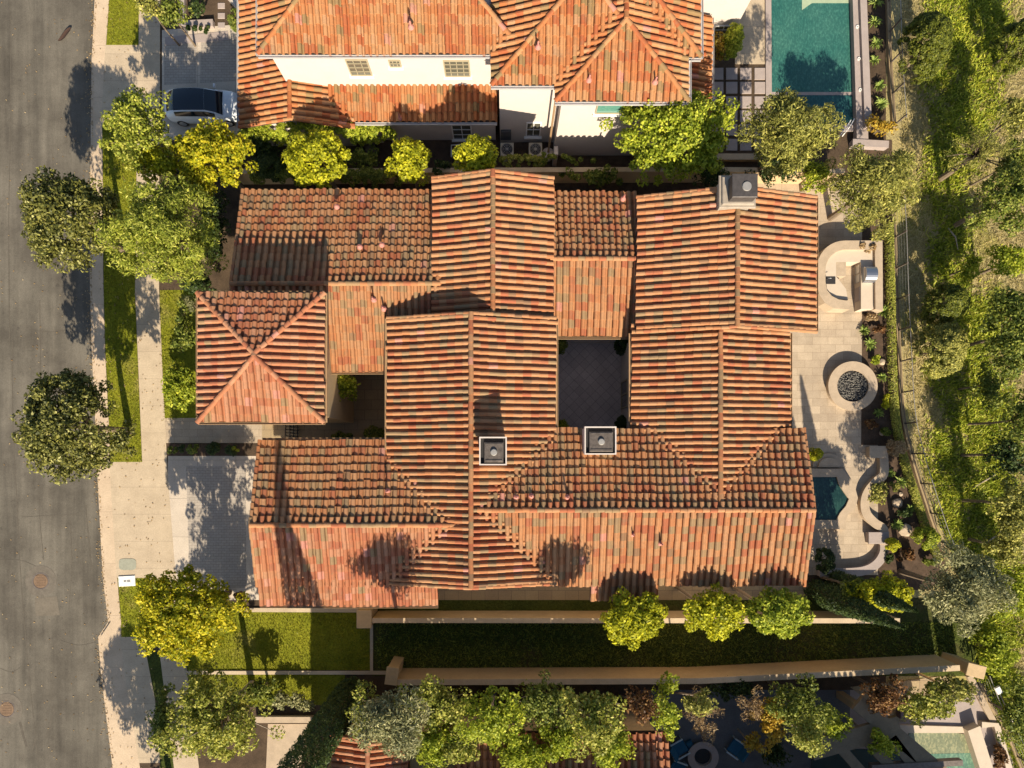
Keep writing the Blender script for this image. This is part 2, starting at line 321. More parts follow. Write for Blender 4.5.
# ------------------------------------------------------------------ clay tile roofs
TW = 0.335; TE = 0.42
def tile_profile():
    pr = []
    for k in range(6):
        a = math.pi*k/5
        pr.append((-0.115*math.cos(a), 0.130*math.sin(a)))
    pr[0] = (-0.108, 0.0); pr[5] = (0.108, 0.0)
    pr.append((0.125, -0.060)); pr.append((0.205, -0.060)); pr.append((0.228, 0.0))
    return pr
PROF = tile_profile()
def slope(name, mat, plane, rect_poly, parent, ridge_caps=(), clip=False, seed=0, top=0.09):
    """plane=(x0,y0,z0,gx,gy): z = z0+gx*(x-x0)+gy*(y-y0); rect_poly = convex plan polygon"""
    r = random.Random(seed*7+3)
    x0, y0, z0, gx, gy = plane; gl = math.hypot(gx, gy); vx, vy = gx/gl, gy/gl; ux, uy = vy, -vx
    ct = 1/math.sqrt(1+gl*gl); zf = lambda x, y: z0 + gx*(x-x0) + gy*(y-y0)
    us = [(p[0]-x0)*ux + (p[1]-y0)*uy for p in rect_poly]; vs_ = [(p[0]-x0)*vx + (p[1]-y0)*vy for p in rect_poly]
    umin, umax, vmin, vmax = min(us), max(us), min(vs_), max(vs_)
    n = len(rect_poly); area = sum(rect_poly[i][0]*rect_poly[(i+1)%n][1]-rect_poly[(i+1)%n][0]*rect_poly[i][1] for i in range(n))
    poly = rect_poly if area > 0 else rect_poly[::-1]
    def inside(x, y, m):
        for i in range(n):
            a, b = poly[i], poly[(i+1)%n]; ex, ey = b[0]-a[0], b[1]-a[1]; L = math.hypot(ex, ey)
            if ((x-a[0])*(-ey)+(y-a[1])*ex)/L < -m: return False
        return True
    LB, LK = (0.082, 1) if gy < -0.01 else ((0.020, 0.2) if abs(gx) > 0.01 else (0.035, 0.4))
    mb = MB(); te = TE*ct
    nv = max(1, round((vmax-vmin)/te)); te = (vmax-vmin)/nv
    nu = max(1, round((umax-umin)/TW)); tw = (umax-umin)/nu; ks = tw/TW
    N = len(PROF)
    for j in range(nv):
        for i in range(nu):
            uc = umin + tw*(i+0.5) - 0.05; va = vmin + te*j; vb = va + te + 0.06
            cx = x0 + ux*uc + vx*(va+te/2); cy = y0 + uy*uc + vy*(va+te/2)
            if not inside(cx, cy, 0.25 if clip else 0.4): continue
            lift = LB + r.random()*0.010 + (0.03*LK if r.random() < 0.12 else 0); ju = r.uniform(-0.008, 0.008) + 0.010*math.sin(va*1.3+i*0.05); jv = r.uniform(-0.022, 0.022) + 0.03*math.sin(i*0.31+j*0.2) - (0.06 if r.random() < 0.02 else 0)
            tw2 = r.uniform(-0.012, 0.012)
            vs = []
            for (vv, zz, sk) in ((va+jv, lift, 0), (vb, 0.0, 0), (va+jv, lift, 1)):
                for q, (pu, ph) in enumerate(PROF):
                    u = uc + pu*ks + ju + (tw2 if vv < vb else 0)
                    x = x0 + ux*u + vx*vv; y = y0 + uy*u + vy*vv
                    z = z0 + gl*vv + zz + (ph if not sk else min(ph*0.75, ph-0.022) - 0.012)
                    vs.append((x, y, z))
            fs = [(q, q+1, N+q+1, N+q) for q in range(N-1)] + [(q+1, q, 2*N+q, 2*N+q+1) for q in range(N-1)]
            mb.add(vs, fs, 0)
    dk = [(p[0], p[1], zf(p[0], p[1])-0.10) for p in poly]; dk2 = [(a, b, c-0.10) for a, b, c in dk]
    mb2 = MB(); mb2.add(dk + dk2, [tuple(range(n)), tuple(range(2*n-1, n-1, -1))] + [(i, i+n, (i+1)%n+n, (i+1)%n) for i in range(n)])
    if clip:
        w = WL[parent.name]
        bm = bmesh.new(); me = bpy.data.meshes.new('t'); me.from_pydata(mb.v, [], mb.f); bm.from_mesh(me)
        for i in range(n):
            a, b = poly[i], poly[(i+1)%n]; ex, ey = b[0]-a[0], b[1]-a[1]; L = math.hypot(ex, ey)
            if abs(ex*vx+ey*vy)/L < 0.02 and abs((a[0]-x0)*vx+(a[1]-y0)*vy - vmin) < 0.05: continue   # keep the eave row whole
            bmesh.ops.bisect_plane(bm, geom=bm.verts[:]+bm.edges[:]+bm.faces[:], dist=1e-5, plane_co=(a[0], a[1], 0), plane_no=(ey/L, -ex/L, 0), clear_outer=True)
        bm.verts.ensure_lookup_table()
        vi = {v: k for k, v in enumerate(bm.verts)}
        mb.v = [tuple(v.co) for v in bm.verts]; mb.f = [tuple(vi[v] for v in f.verts) for f in bm.faces]; mb.m = [0]*len(mb.f)
        bm.free(); bpy.data.meshes.remove(me)
    mb.add(mb2.v, mb2.f, 1)
    return mb.obj(name, [mat, deck_m], parent)
def caps(mb, a, b, r=0.13, seed=0, ln=0.36):
    a = Vector(a); b = Vector(b); d = b-a; L = d.length; d.normalize()
    s = d.cross(Vector((0, 0, 1))).normalized(); up = s.cross(d).normalized()
    if up.z < 0: up = -up
    n = max(1, round(L/ln)); rr = random.Random(seed+11)
    for i in range(n):
        p = a + d*(L*i/n); q = a + d*(L*(i+1)/n+0.04); j = rr.uniform(-0.012, 0.012)
        K = 7; vs = []
        for (c, rad, off) in ((p, r, 0.03), (q, r*0.86, 0.0), (p, r*0.8, 0.01)):
            for k in range(K):
                an = math.pi*k/(K-1)
                vs.append(c + s*(math.cos(an)*rad + j) + up*(math.sin(an)*rad*0.85 + off - 0.02))
        mb.add(vs, [(k, k+1, K+k+1, K+k) for k in range(K-1)] + [(k+1, k, 2*K+k, 2*K+k+1) for k in range(K-1)])
def gable_ns(house, name, mat, Xr, zr, Xw, Xe, Y0, Y1, m, seed, caps_end=(True, True), wallins=0.55, wmat=None, sides=(True, True)):
    """ridge runs N-S"""
    if sides[0]: w = slope('roof', mat, (Xw, Y0, zr-m*(Xr-Xw), m, 0), [(Xw, Y0), (Xr, Y0), (Xr, Y1), (Xw, Y1)], house, seed=seed)
    if sides[1]: e = slope('roof', mat, (Xe, Y0, zr-m*(Xe-Xr), -m, 0), [(Xr, Y0), (Xe, Y0), (Xe, Y1), (Xr, Y1)], house, seed=seed+1)
    o = w if sides[0] else e
    c = MB(); caps(c, (Xr, Y0, zr+0.10), (Xr, Y1, zr+0.10), seed=seed)
    for flag, Y in zip(caps_end, (Y0, Y1)):
        if flag:
            caps(c, (Xw, Y, zr-m*(Xr-Xw)+0.06), (Xr, Y, zr+0.06), 0.10, seed+2); caps(c, (Xe, Y, zr-m*(Xe-Xr)+0.06), (Xr, Y, zr+0.06), 0.10, seed+3)
    WL[o.name] = WL[house.name]; c.obj('ridge_cap', mat, o)
    i = wallins; g = MB(); y0, y1 = Y0+0.3, Y1-0.3; zw = zr-m*(Xr-Xw-i)-0.22; ze = zr-m*(Xe-Xr-i)-0.22; zz = zr-0.22
    g.add([(Xw+i,y0,0),(Xe-i,y0,0),(Xe-i,y0,ze),(Xr,y0,zz),(Xw+i,y0,zw),(Xw+i,y1,0),(Xe-i,y1,0),(Xe-i,y1,ze),(Xr,y1,zz),(Xw+i,y1,zw)],
          [(0,1,2,3,4),(9,8,7,6,5),(1,6,7,2),(5,0,4,9),(2,7,8,3),(3,8,9,4)])
    g.obj('wall', wmat or stucco, house)
def gable_ew(house, name, mat, Yr, zr, Ys, Yn, X0, X1, m, seed, caps_end=(True, True), wallins=0.55, mat_s=None, wmat=None):
    s = slope('roof', mat_s or mat, (X0, Ys, zr-m*(Yr-Ys), 0, m), [(X0, Ys), (X1, Ys), (X1, Yr), (X0, Yr)], house, seed=seed)
    e = slope('roof', mat, (X0, Yn, zr-m*(Yn-Yr), 0, -m), [(X0, Yr), (X1, Yr), (X1, Yn), (X0, Yn)], house, seed=seed+1)
    c = MB(); caps(c, (X0, Yr, zr+0.10), (X1, Yr, zr+0.10), seed=seed)
    for flag, X in zip(caps_end, (X0, X1)):
        if flag:
            caps(c, (X, Ys, zr-m*(Yr-Ys)+0.06), (X, Yr, zr+0.06), 0.10, seed+2); caps(c, (X, Yn, zr-m*(Yn-Yr)+0.06), (X, Yr, zr+0.06), 0.10, seed+3)
    WL[s.name] = WL[house.name]; c.obj('ridge_cap', mat, s)
    i = wallins; g = MB(); x0, x1 = X0+0.3, X1-0.3; zs = zr-m*(Yr-Ys-i)-0.22; zn = zr-m*(Yn-Yr-i)-0.22; zz = zr-0.22
    g.add([(x0,Ys+i,0),(x0,Yn-i,0),(x0,Yn-i,zn),(x0,Yr,zz),(x0,Ys+i,zs),(x1,Ys+i,0),(x1,Yn-i,0),(x1,Yn-i,zn),(x1,Yr,zz),(x1,Ys+i,zs)],
          [(4,3,2,1,0),(5,6,7,8,9),(2,7,6,1),(0,5,9,4),(3,8,7,2),(4,9,8,3)])
    g.obj('wall', wmat or stucco, house)
def hip(house, mat, X0, X1, Y0, Y1, ze, m, seed, wallins=0.4, wmat=None, zbase=0.0, faces='wesn'):
    w, h = X1-X0, Y1-Y0; hw = min(w, h)/2; zr = ze + m*hw
    if h >= w: A, B = (X0+hw, Y0+hw), (X0+hw, Y1-hw)
    else: A, B = (X0+hw, Y0+hw), (X1-hw, Y0+hw)
    if h >= w:
        Fc = {'s': ([(X0,Y0),(X1,Y0),A], (X0,Y0,ze,0,m)), 'n': ([(X1,Y1),(X0,Y1),B], (X0,Y1,ze,0,-m)),
              'w': ([(X0,Y0),A,B,(X0,Y1)], (X0,Y0,ze,m,0)), 'e': ([(X1,Y0),(X1,Y1),B,A], (X1,Y0,ze,-m,0))}
    else:
        Fc = {'s': ([(X0,Y0),(X1,Y0),B,A], (X0,Y0,ze,0,m)), 'n': ([(X1,Y1),(X0,Y1),A,B], (X0,Y1,ze,0,-m)),
              'w': ([(X0,Y0),A,(X0,Y1)], (X0,Y0,ze,m,0)), 'e': ([(X1,Y0),(X1,Y1),B], (X1,Y0,ze,-m,0))}
    first = None
    for k in faces:
        poly, pl = Fc[k]; pp = []
        for p in poly:
            if not any(abs(p[0]-q[0])+abs(p[1]-q[1]) < 1e-4 for q in pp): pp.append(p)
        o = slope('roof', mat, pl, pp, house, clip=True, seed=seed+ord(k)); first = first or o
    c = MB(); t = 0.09
    e = lambda p, z: (p[0], p[1], z+t)
    for a, b in (((X0,Y0),A),((X1,Y0),A if h >= w else B),((X0,Y1),B if h >= w else A),((X1,Y1),B)): caps(c, e(a, ze), e(b, zr), seed=seed)
    if (Vector(A)-Vector(B)).length > 0.1: caps(c, e(A, zr), e(B, zr), seed=seed)
    c.obj('ridge_cap', mat, first)
    i = wallins; MB().box(X0+i, X1-i, Y0+i, Y1-i, zbase, ze-0.12).obj('wall', wmat or stucco, house)
def zeave(rc, zr, e, m, axis):
    z = zr-1
    for _ in range(40):
        c = XX(e, z) if axis == 'x' else YY(e, z)
        z = zr - m*abs(rc-c)
    return c, z
def gutter(house, mat, a, b, w=0.12, name='gutter'):
    """open trough along an eave from a to b (world points)"""
    a = Vector(a); b = Vector(b); d = (b-a).normalized(); s = Vector((d.y, -d.x, 0)); m = MB()
    pr = [(-w/2, 0), (-w/2, -0.11), (w/2, -0.11), (w/2, 0), (w/2-0.018, 0), (w/2-0.018, -0.085), (-w/2+0.018, -0.085), (-w/2+0.018, 0)]
    vs = [p + s*u + Vector((0, 0, z)) for p in (a, b) for u, z in pr]; K = 8
    m.add(vs, [(k, (k+1)%K, K+(k+1)%K, K+k) for k in range(K)] + [(0,1,2,5,6),(2,3,4,5),(0,6,7)][:1] )
    return m.obj(name, mat, house)

# ================================================================== SETTING: ground
MB().box(-160, 160, -160, 160, -0.6, 0.0).obj('ground', soil)['kind'] = 'structure'
road = sheet('road', [(-60,-80), (102,-80), (100,0), (97,60), (96,150), (95,270), (97,350), (101,430), (103,480), (108,576), (114,622), (112,637), (110,690), (118,768), (124,860), (-60,860)], 0.02, asph, 0.0, hz=0)
GL = 0.13
yard = sheet('yard_ground', [(101,-80), (100,100), (100,300), (106,480), (114,600), (114,700), (124,860), (886,860), (886,-80)], GL, soil, 0.0)
kl = [(98,-80), (97,0), (94,60), (93,150), (92,270), (94,350), (98,430), (100,480), (105,576), (110.5,622), (100.5,637), (103,670), (109,720), (115,768), (122,860)]
kr = [(110,-80), (109,0), (105,60), (102,120), (103,200), (103,270), (105,350), (109,430), (111,480), (117,576), (121,622), (121,637), (125,670), (133,720), (140,768), (148,860)]
kerb = sheet('kerb', kl + kr[::-1], GL+0.012, curb_m, 0.0)
sheet('kerb_gutter', [(a-2.4, b) for a, b in kl] + [(a+1, b) for a, b in kl][::-1], 0.030, curb_m, 0.0)
sl = [(140,-80), (139,0), (138,100), (136,200), (135,290), (139,384), (143,480), (149,570), (160,656), (174,768), (186,860)]
sr = [(161,-80), (160,0), (160,100), (159,200), (159,290), (163,384), (168,480), (175,570), (185,656), (199,768), (212,860)]
sidewalk = sheet('sidewalk', sl + sr[::-1], GL+0.020, concrete)
def lerp(pl, y):
    for (a, b), (c, d) in zip(pl, pl[1:]):
        if b <= y <= d: return a + (c-a)*(y-b)/(d-b)
    return pl[-1][0]
def between(y0, y1, l, r, n=8, dl=0.3, dr=0.3):
    ys = [y0+(y1-y0)*i/n for i in range(n+1)]
    return [(lerp(l, y)+dl, y) for y in ys] + [(lerp(r, y)-dr, y) for y in ys][::-1]
lawn_areas = []
for (y0, y1) in ((-80, 45), (125, 462), (578, 637), ):
    pp = between(y0, y1, kr, sl); sheet('parkway_lawn', pp, GL+0.016, lawn_m); lawn_areas.append(pp)
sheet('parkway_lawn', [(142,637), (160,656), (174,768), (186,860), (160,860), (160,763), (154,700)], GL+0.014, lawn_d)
sheet('driveway_apron', between(45, 125, kr, sl, dl=-0.6, dr=-0.6), GL+0.017, concrete)
sheet('driveway_apron', between(462, 578, kr, sl, dl=-0.6, dr=-0.6), GL+0.017, concrete)
sheet('driveway_apron', [(120,637), (143,637), (155,700), (160,763), (139,763), (124,670)], GL+0.017, concrete)
# front garden
sheet('front_lawn', [(160,290), (200,290), (200,420), (164,420), (162,384), (159,300)], GL+0.006, lawn_m); lawn_areas.append([(160,290), (178,290), (178,420), (164,420)])
sheet('entry_path', [(164,418), (290,418), (290,443), (166,443)], GL+0.012, travertine)
sheet('driveway', [(168,456), (300,456), (300,600), (225,600), (224,592), (177,592), (174,560), (168,480)], GL+0.010, drive_tan)
sheet('driveway_panel', [(186,466), (246,466), (246,588), (190,588)], GL+0.016, pavers_grey)
sheet('planting_bed', [(168,444), (243,444), (243,456), (168,456)], GL+0.02, mulch)
sheet('neighbour_driveway', [(162,30), (245,24), (245,140), (162,140)], GL+0.010, drive_tan)
sheet('driveway_panel', [(164,44), (197,42), (196,83), (164,85)], GL+0.016, pavers_grey)
sheet('driveway_panel', [(201,41), (236,38), (236,81), (200,83)], GL+0.016, pavers_grey)
sheet('stone_walk', [(165,37), (228,31), (229,40), (165,45)], GL+0.035, stone_g)
# south side lawn and edging
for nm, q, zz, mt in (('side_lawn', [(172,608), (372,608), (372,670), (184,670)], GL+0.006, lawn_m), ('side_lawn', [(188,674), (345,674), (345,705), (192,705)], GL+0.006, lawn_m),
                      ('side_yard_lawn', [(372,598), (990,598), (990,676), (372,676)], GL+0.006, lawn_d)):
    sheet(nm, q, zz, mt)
    if nm == 'side_lawn': lawn_areas.append(q)
sheet('concrete_edging', [(233,608), (372,608.5), (372,612.5), (233,612)], GL+0.09, concrete)
sheet('concrete_edging', [(186,671), (386,671), (386,674.6), (186,674.6)], GL+0.09, concrete)
sheet('concrete_edging', [(370,622), (373,622), (373,671), (370,671)], GL+0.085, concrete)
sheet('garden_path', [(436,583), (830,583), (830,600), (436,600)], GL+0.02, court_tan)
# courts inside the house
sheet('rear_court_floor', [(548,330), (640,330), (640,445), (548,445)], GL+0.02, court_stone)
sheet('entry_court_floor', [(262,360), (400,360), (400,460), (262,460)], GL+0.02, court_tan)
# patio
sheet('patio', [(745,180), (862,180), (862,240), (862,330), (861,445), (878,445), (878,575), (745,575)], GL+0.012, travertine)
sheet('planting_bed', [(862,300), (895,300), (900,400), (925,500), (948,570), (930,590), (830,590), (830,572), (878,572), (878,445), (861,445)], GL+0.006, mulch)
sheet('planting_bed', [(862,140), (892,140), (895,300), (862,300)], GL+0.006, mulch)
sheet('hillside', [(886,-80), (1200,-80), (1200,860), (886,860)], GL-0.02, hill_m, 0.0)
sheet('north_garden_bed', [(240,120), (712,120), (712,190), (240,190)], GL+0.004, mulch)
sheet('pool_deck', [(735,-60), (775,-60), (775,64), (735,64)], GL+0.02, concrete)
sheet('neighbour_patio', [(640,690), (850,690), (850,860), (640,860)], GL+0.01, plain('dark_slate_patio', (0.13, 0.13, 0.13), 0.8, 0.25, 1.5))
sheet('neighbour_pool_deck', [(850,690), (1000,690), (1030,860), (850,860)], GL+0.01, stone_g)

# road details
def strip(name, pts, w, z, mat, label=None):
    m = MB(); band(m, [tuple(P(a, b)[:2]) for a, b in pts], w, 0.0, z); o = m.obj(name, mat); o['kind'] = 'structure'; return o
strip('road_seam', spline([(13,340), (13,420), (17,500), (21,576), (28,660), (40,780)], 5), 0.05, 0.0235, tar)
strip('road_seam', spline([(40,300), (41,420), (39,500), (44,560)], 5), 0.045, 0.0235, tar)
strip('road_seam', spline([(22,517), (40,516), (58,515), (78,514)], 5), 0.035, 0.0243, tar)
strip('road_seam', spline([(86,505), (88,530), (92,570)], 5), 0.06, 0.0243, tar)
strip('road_seam', spline([(10,-20), (11,100), (9,220), (10,345)], 5), 0.045, 0.0235, tar)
strip('road_seam', spline([(0,560), (20,560), (36,566)], 5), 0.03, 0.025, tar)
strip('tyre_mark', spline([(20,722), (24,737), (27,747)], 4), 0.14, 0.0238, tar)
strip('tyre_mark', spline([(55,706), (50,725), (46,738)], 4), 0.11, 0.0238, tar)
strip('tyre_mark', spline([(36,738), (32,752)], 4), 0.09, 0.0238, tar)
sheet('road_patch', [(35,598), (57,596), (60,615), (36,616)], 0.0236, tar2, 0.0, hz=0)
for i, (a, b, lb) in enumerate(((41, 581, 'round brown utility cover in a concrete ring, the one nearer the driveway apron'), (7, 709, 'round brown utility cover at the bottom left edge of the street'))):
    c = P(a, b); t = thing('manhole', lb, 'manhole cover', (c.x, c.y, 0.02), 'utility covers in the street')
    m = MB(); m.lathe(c.x, c.y, [(0.95, 0.02), (0.95, 0.027), (0.52, 0.029), (0.52, 0.02)], 16); m.obj('collar', plain('collar_concrete', (0.145, 0.125, 0.098), 0.9, 0.3, 3), t)
    m = MB(); m.lathe(c.x, c.y, [(0.52, 0.02), (0.52, 0.034), (0.45, 0.034), (0.45, 0.02)], 24); m.obj('rim', metal_d, t)
    m = MB().cyl(c.x, c.y, 0.02, 0.033, 0.42, n=24)
    for k in range(-3, 4): m.box(c.x-0.3, c.x+0.3, c.y+k*0.1-0.02, c.y+k*0.1+0.02, 0.033, 0.042)
    m.obj('cover', plain('rusty_iron', (0.20, 0.13, 0.08), 0.8, 0.3, 8), t)
c = P(129, 564); m = MB(); m.prism([(c.x+0.52*math.copysign(abs(math.cos(t))**0.5, math.cos(t)), c.y+0.34*math.copysign(abs(math.sin(t))**0.5, math.sin(t))) for t in [2*math.pi*i/24 for i in range(24)]], GL, GL+0.032)
o = m.obj('utility_cover', plain('green_grey_cover', (0.30, 0.30, 0.23), 0.8, 0.15, 6), base=(c.x, c.y, GL)); tag(o, 'grey green rounded cover set in the tan driveway apron', 'utility cover')
c = P(128.5, 580.5); t = thing('meter_box', 'pale rectangular meter box lid in the grass beside the kerb', 'meter box', (c.x, c.y, GL))
MB().rbox(c.x, c.y, 1.0, 0.62, GL, GL+0.07, R_(3), bev=0.02).obj('lid', white_m, t)
m = MB(); m.rbox(c.x-0.1, c.y, 0.16, 0.12, GL+0.07, GL+0.075, R_(3)); m.rbox(c.x+0.12, c.y+0.01, 0.2, 0.14, GL+0.07, GL+0.075, R_(3)); m.obj('marker_plate', metal_g, t)
# curled leaf on the asphalt
c = P(66, 36); m = MB(); ln = [(-0.47, -0.30, 0.03), (-0.28, -0.27, 0.10), (-0.05, -0.10, 0.16), (0.14, 0.10, 0.20), (0.32, 0.27, 0.22), (0.40, 0.38, 0.20)]
wd = [0.01, 0.09, 0.13, 0.13, 0.11, 0.03]; vs = []
for (a, b, zz), w in zip(ln, wd):
    for k, dz in ((-1, 0.0), (-0.5, -0.03), (0, -0.045), (0.5, -0.03), (1, 0.0)): vs.append((c.x+a+k*w*0.7, c.y+b-k*w*0.7, zz+dz))
m.add(vs, [(j*5+k, j*5+k+1, (j+1)*5+k+1, (j+1)*5+k) for j in range(5) for k in range(4)])
o = m.obj('dry_leaf', plain('dark_brown_bark', (0.05, 0.028, 0.02), 0.9), base=(c.x, c.y, 0.02)); tag(o, 'long dark brown curled dry leaf lying alone on the asphalt', 'leaf')

# ================================================================== MAIN HOUSE
m_ = 0.30
house = thing('house', 'large house with many terracotta tile roofs, three chimneys and two inner courts', 'house', (0, 0, 0))
G = {}
# central south block
XrS = XX(471, 8.0); Xw, zw = zeave(XrS, 8.0, 387, m_, 'x'); Xe, ze = zeave(XrS, 8.0, 556, m_, 'x')
Y_bs0, Y_bs1 = YY(588, 8.0), YY(313, 8.0)
gable_ns(house, 'bs', tile_main, XrS, 8.0, Xw, Xe, Y_bs0, Y_bs1, m_, 1)
gutter(house, gutter_b, (Xw-0.05, YY(450, zw), zw+0.02), (Xw-0.05, Y_bs1, zw+0.02)); gutter(house, gutter_b, (Xe+0.05, YY(446, ze), ze+0.02), (Xe+0.05, Y_bs1, ze+0.02))
# central north block
Xr = XX(493, 7.5); Xw2, zw2 = zeave(Xr, 7.5, 432, m_, 'x'); Xe2, ze2 = zeave(Xr, 7.5, 554, m_, 'x')
gable_ns(house, 'bn', tile_main, Xr, 7.5, Xw2, Xe2, Y_bs1-0.4, YY(172.5, 7.3), m_, 5)
# north-west wing
Yr = YY(284, 6.7); Ys, zs = zeave(Yr, 6.7, 372, m_, 'y'); Yn, zn = zeave(Yr, 6.7, 190, m_, 'y')
gable_ew(house, 'a', tile_main, Yr, 6.7, Ys, Yn, -13.75, XX(440, 6.7), m_, 9)
gutter(house, gutter_b, (XX(326, zs), Ys-0.05, zs+0.02), (Xw, Ys-0.05, zs+0.02))
# middle north link
Yr = YY(259, 6.5); Ys, zs = zeave(Yr, 6.5, 337, m_, 'y'); Yn, zn = zeave(Yr, 6.5, 192, m_, 'y')
gable_ew(house, 'c', tile_main, Yr, 6.5, Ys, Yn, XX(550, 6.5), XX(641, 6.5), m_, 13, caps_end=(False, False))
gutter(house, gutter_b, (XX(557, zs), Ys-0.05, zs+0.02), (XX(634, zs), Ys-0.05, zs+0.02))
# north-east block
Xr = XX(737, 8.1); Xw3, zw3 = zeave(Xr, 8.1, 636, m_, 'x'); Xe3, ze3 = zeave(Xr, 8.1, 816, m_, 'x')
Y_d0, Y_d1 = YY(327, 8.0), YY(187.5, 8.0)
gable_ns(house, 'd', tile_main, Xr, 8.1, Xw3, Xe3, Y_d0, Y_d1, m_, 17)
gutter(house, gutter_b, (Xe3+0.05, Y_d0, ze3+0.02), (Xe3+0.05, Y_d1, ze3+0.02))
# east block
Xr = XX(720, 7.63); Xw4, zw4 = zeave(Xr, 7.63, 631, m_, 'x'); Xe4, ze4 = zeave(Xr, 7.63, 790, m_, 'x')
YrSE = YY(510, 7.85)
gable_ns(house, 'e', tile_main, Xr, 7.63, Xw4, Xe4, YrSE+0.1, Y_d0+0.5, m_, 21, caps_end=(False, False))
gutter(house, gutter_b, (Xw4-0.05, YY(430, zw4), zw4+0.02), (Xw4-0.05, Y_d0, zw4+0.02)); gutter(house, gutter_b, (Xe4+0.05, YY(430, ze4), ze4+0.02), (Xe4+0.05, Y_d0, ze4+0.02))
# south-east wing
Ys, zs = zeave(YrSE, 7.85, 586, m_, 'y'); Yn, zn = zeave(YrSE, 7.85, 428, m_, 'y')
gable_ew(house, 'se', tile_main, YrSE, 7.85, Ys, Yn, XrS+0.3, 15.0, m_, 25, caps_end=(False, True))
# south-east bay of roof reaching further out
Ysb, zsb = zeave(YrSE, 7.85, 601, m_, 'y')
slope('roof', tile_main, (XX(590, zsb), Ysb, zsb, 0, m_), [(XX(590, zsb), Ysb), (XX(657, zsb), Ysb), (XX(657, zsb), Ys+0.02), (XX(590, zsb), Ys+0.02)], house, seed=90)
MB().box(XX(595, zsb), XX(652, zsb), Ysb+0.45, Ys+1, 0, zsb-0.1).obj('wall', stucco_tan, house)
# south-west wing
YrSW = YY(525, 7.65); Ys, zs = zeave(YrSW, 7.65, 606, m_, 'y'); Yn, zn = zeave(YrSW, 7.65, 440, m_, 'y')
gable_ew(house, 'sw', tile_main, YrSW, 7.65, YY(586, 6.6), Yn, -12.42, XrS-0.3, m_, 29, caps_end=(True, False), mat_s=tile_pink)
slope('roof', tile_pink, (-12.42, Ys, zs, 0, m_), [(-12.42, Ys), (XX(438, zs), Ys), (XX(438, zs), YY(586, 6.6)+0.02), (-12.42, YY(586, 6.6)+0.02)], house, seed=91)
MB().box(-12.1, XX(432, zs), Ys+0.5, YY(586, 6.6)+0.6, 0, zs-0.1).obj('wall', stucco_tan, house)
gutter(house, gutter_b, (-12.42, Ys-0.05, zs+0.0), (XX(438, zs), Ys-0.05, zs+0.0)); gutter(house, gutter_b, (XX(262, zn), Yn+0.05, zn+0.02), (Xw, Yn+0.05, zn+0.02))
# entry tower
te = 8.2; X0, X1, Y0, Y1 = XX(198, te), XX(325, te), YY(422.5, te), YY(293, te)
hip(house, tile_pink, X0, X1, Y0, Y1, te, m_, 40, wmat=stucco_tan)
for a, b in (((X0, Y0-0.05), (X1, Y0-0.05)), ((X1+0.05, Y0), (X1+0.05, Y1)), ((X0-0.05, Y0), (X0-0.05, Y1)), ((X0, Y1+0.05), (X1, Y1+0.05))): gutter(house, gutter_b, (*a, te+0.0), (*b, te+0.0), 0.1)
# chimneys
def chimney(cx, cy, w, d, z0, z1, lowcap=True):
    g = MB(); t = 0.06
    g.box(cx-w/2+0.06, cx+w/2-0.06, cy-d/2+0.06, cy+d/2-0.06, z0, z1-0.35)
    g.box(cx-w/2, cx+w/2, cy-d/2, cy+d/2, z1-0.35, z1-0.22)
    for x0, x1, y0, y1 in ((-w/2, w/2, -d/2, -d/2+t), (-w/2, w/2, d/2-t, d/2), (-w/2, -w/2+t, -d/2+t, d/2-t), (w/2-t, w/2, -d/2+t, d/2-t)):
        g.box(cx+x0, cx+x1, cy+y0, cy+y1, z1-0.22, z1)
    ch = g.obj('chimney', stucco, house)
    iw, idp = w-2*t-0.26, d-2*t-0.26
    MB().box(cx-w/2+t+0.002, cx+w/2-t-0.002, cy-d/2+t+0.002, cy+d/2-t-0.002, z1-0.24, z1-0.20).obj('recess_shade', dark_m, ch); cx += 0.04; cy -= 0.06  # dark sheet stands in for the shaded depth inside the rim
    c = MB(); c.rbox(cx, cy, iw, idp, z1-0.22, z1-0.02, bev=0.03)
    c.box(cx-iw/2+0.06, cx+iw/2-0.06, cy-idp/2+0.06, cy-idp/2+0.12, z1-0.02, z1+0.01); c.box(cx-iw/2+0.06, cx+iw/2-0.06, cy+idp/2-0.12, cy+idp/2-0.06, z1-0.02, z1+0.01)
    cp = c.obj('chimney_cap', plain('sooty_cap_metal', (0.12, 0.10, 0.085), 0.6, 0.5, 5, 0.3), ch)
    MB().lathe(cx, cy, [(0.0, z1+0.09), (0.13, z1+0.085), (0.16, z1+0.05), (0.13, z1-0.02)], 20).obj('flue_cowl', metal_g, ch)
chimney(XX(493, 9.3), YY(451, 9.3), 1.28, 1.32, 6.5, 9.3)
chimney(XX(600.5, 8.4), YY(440.5, 8.4), 1.52, 1.34, 5.6, 8.4)
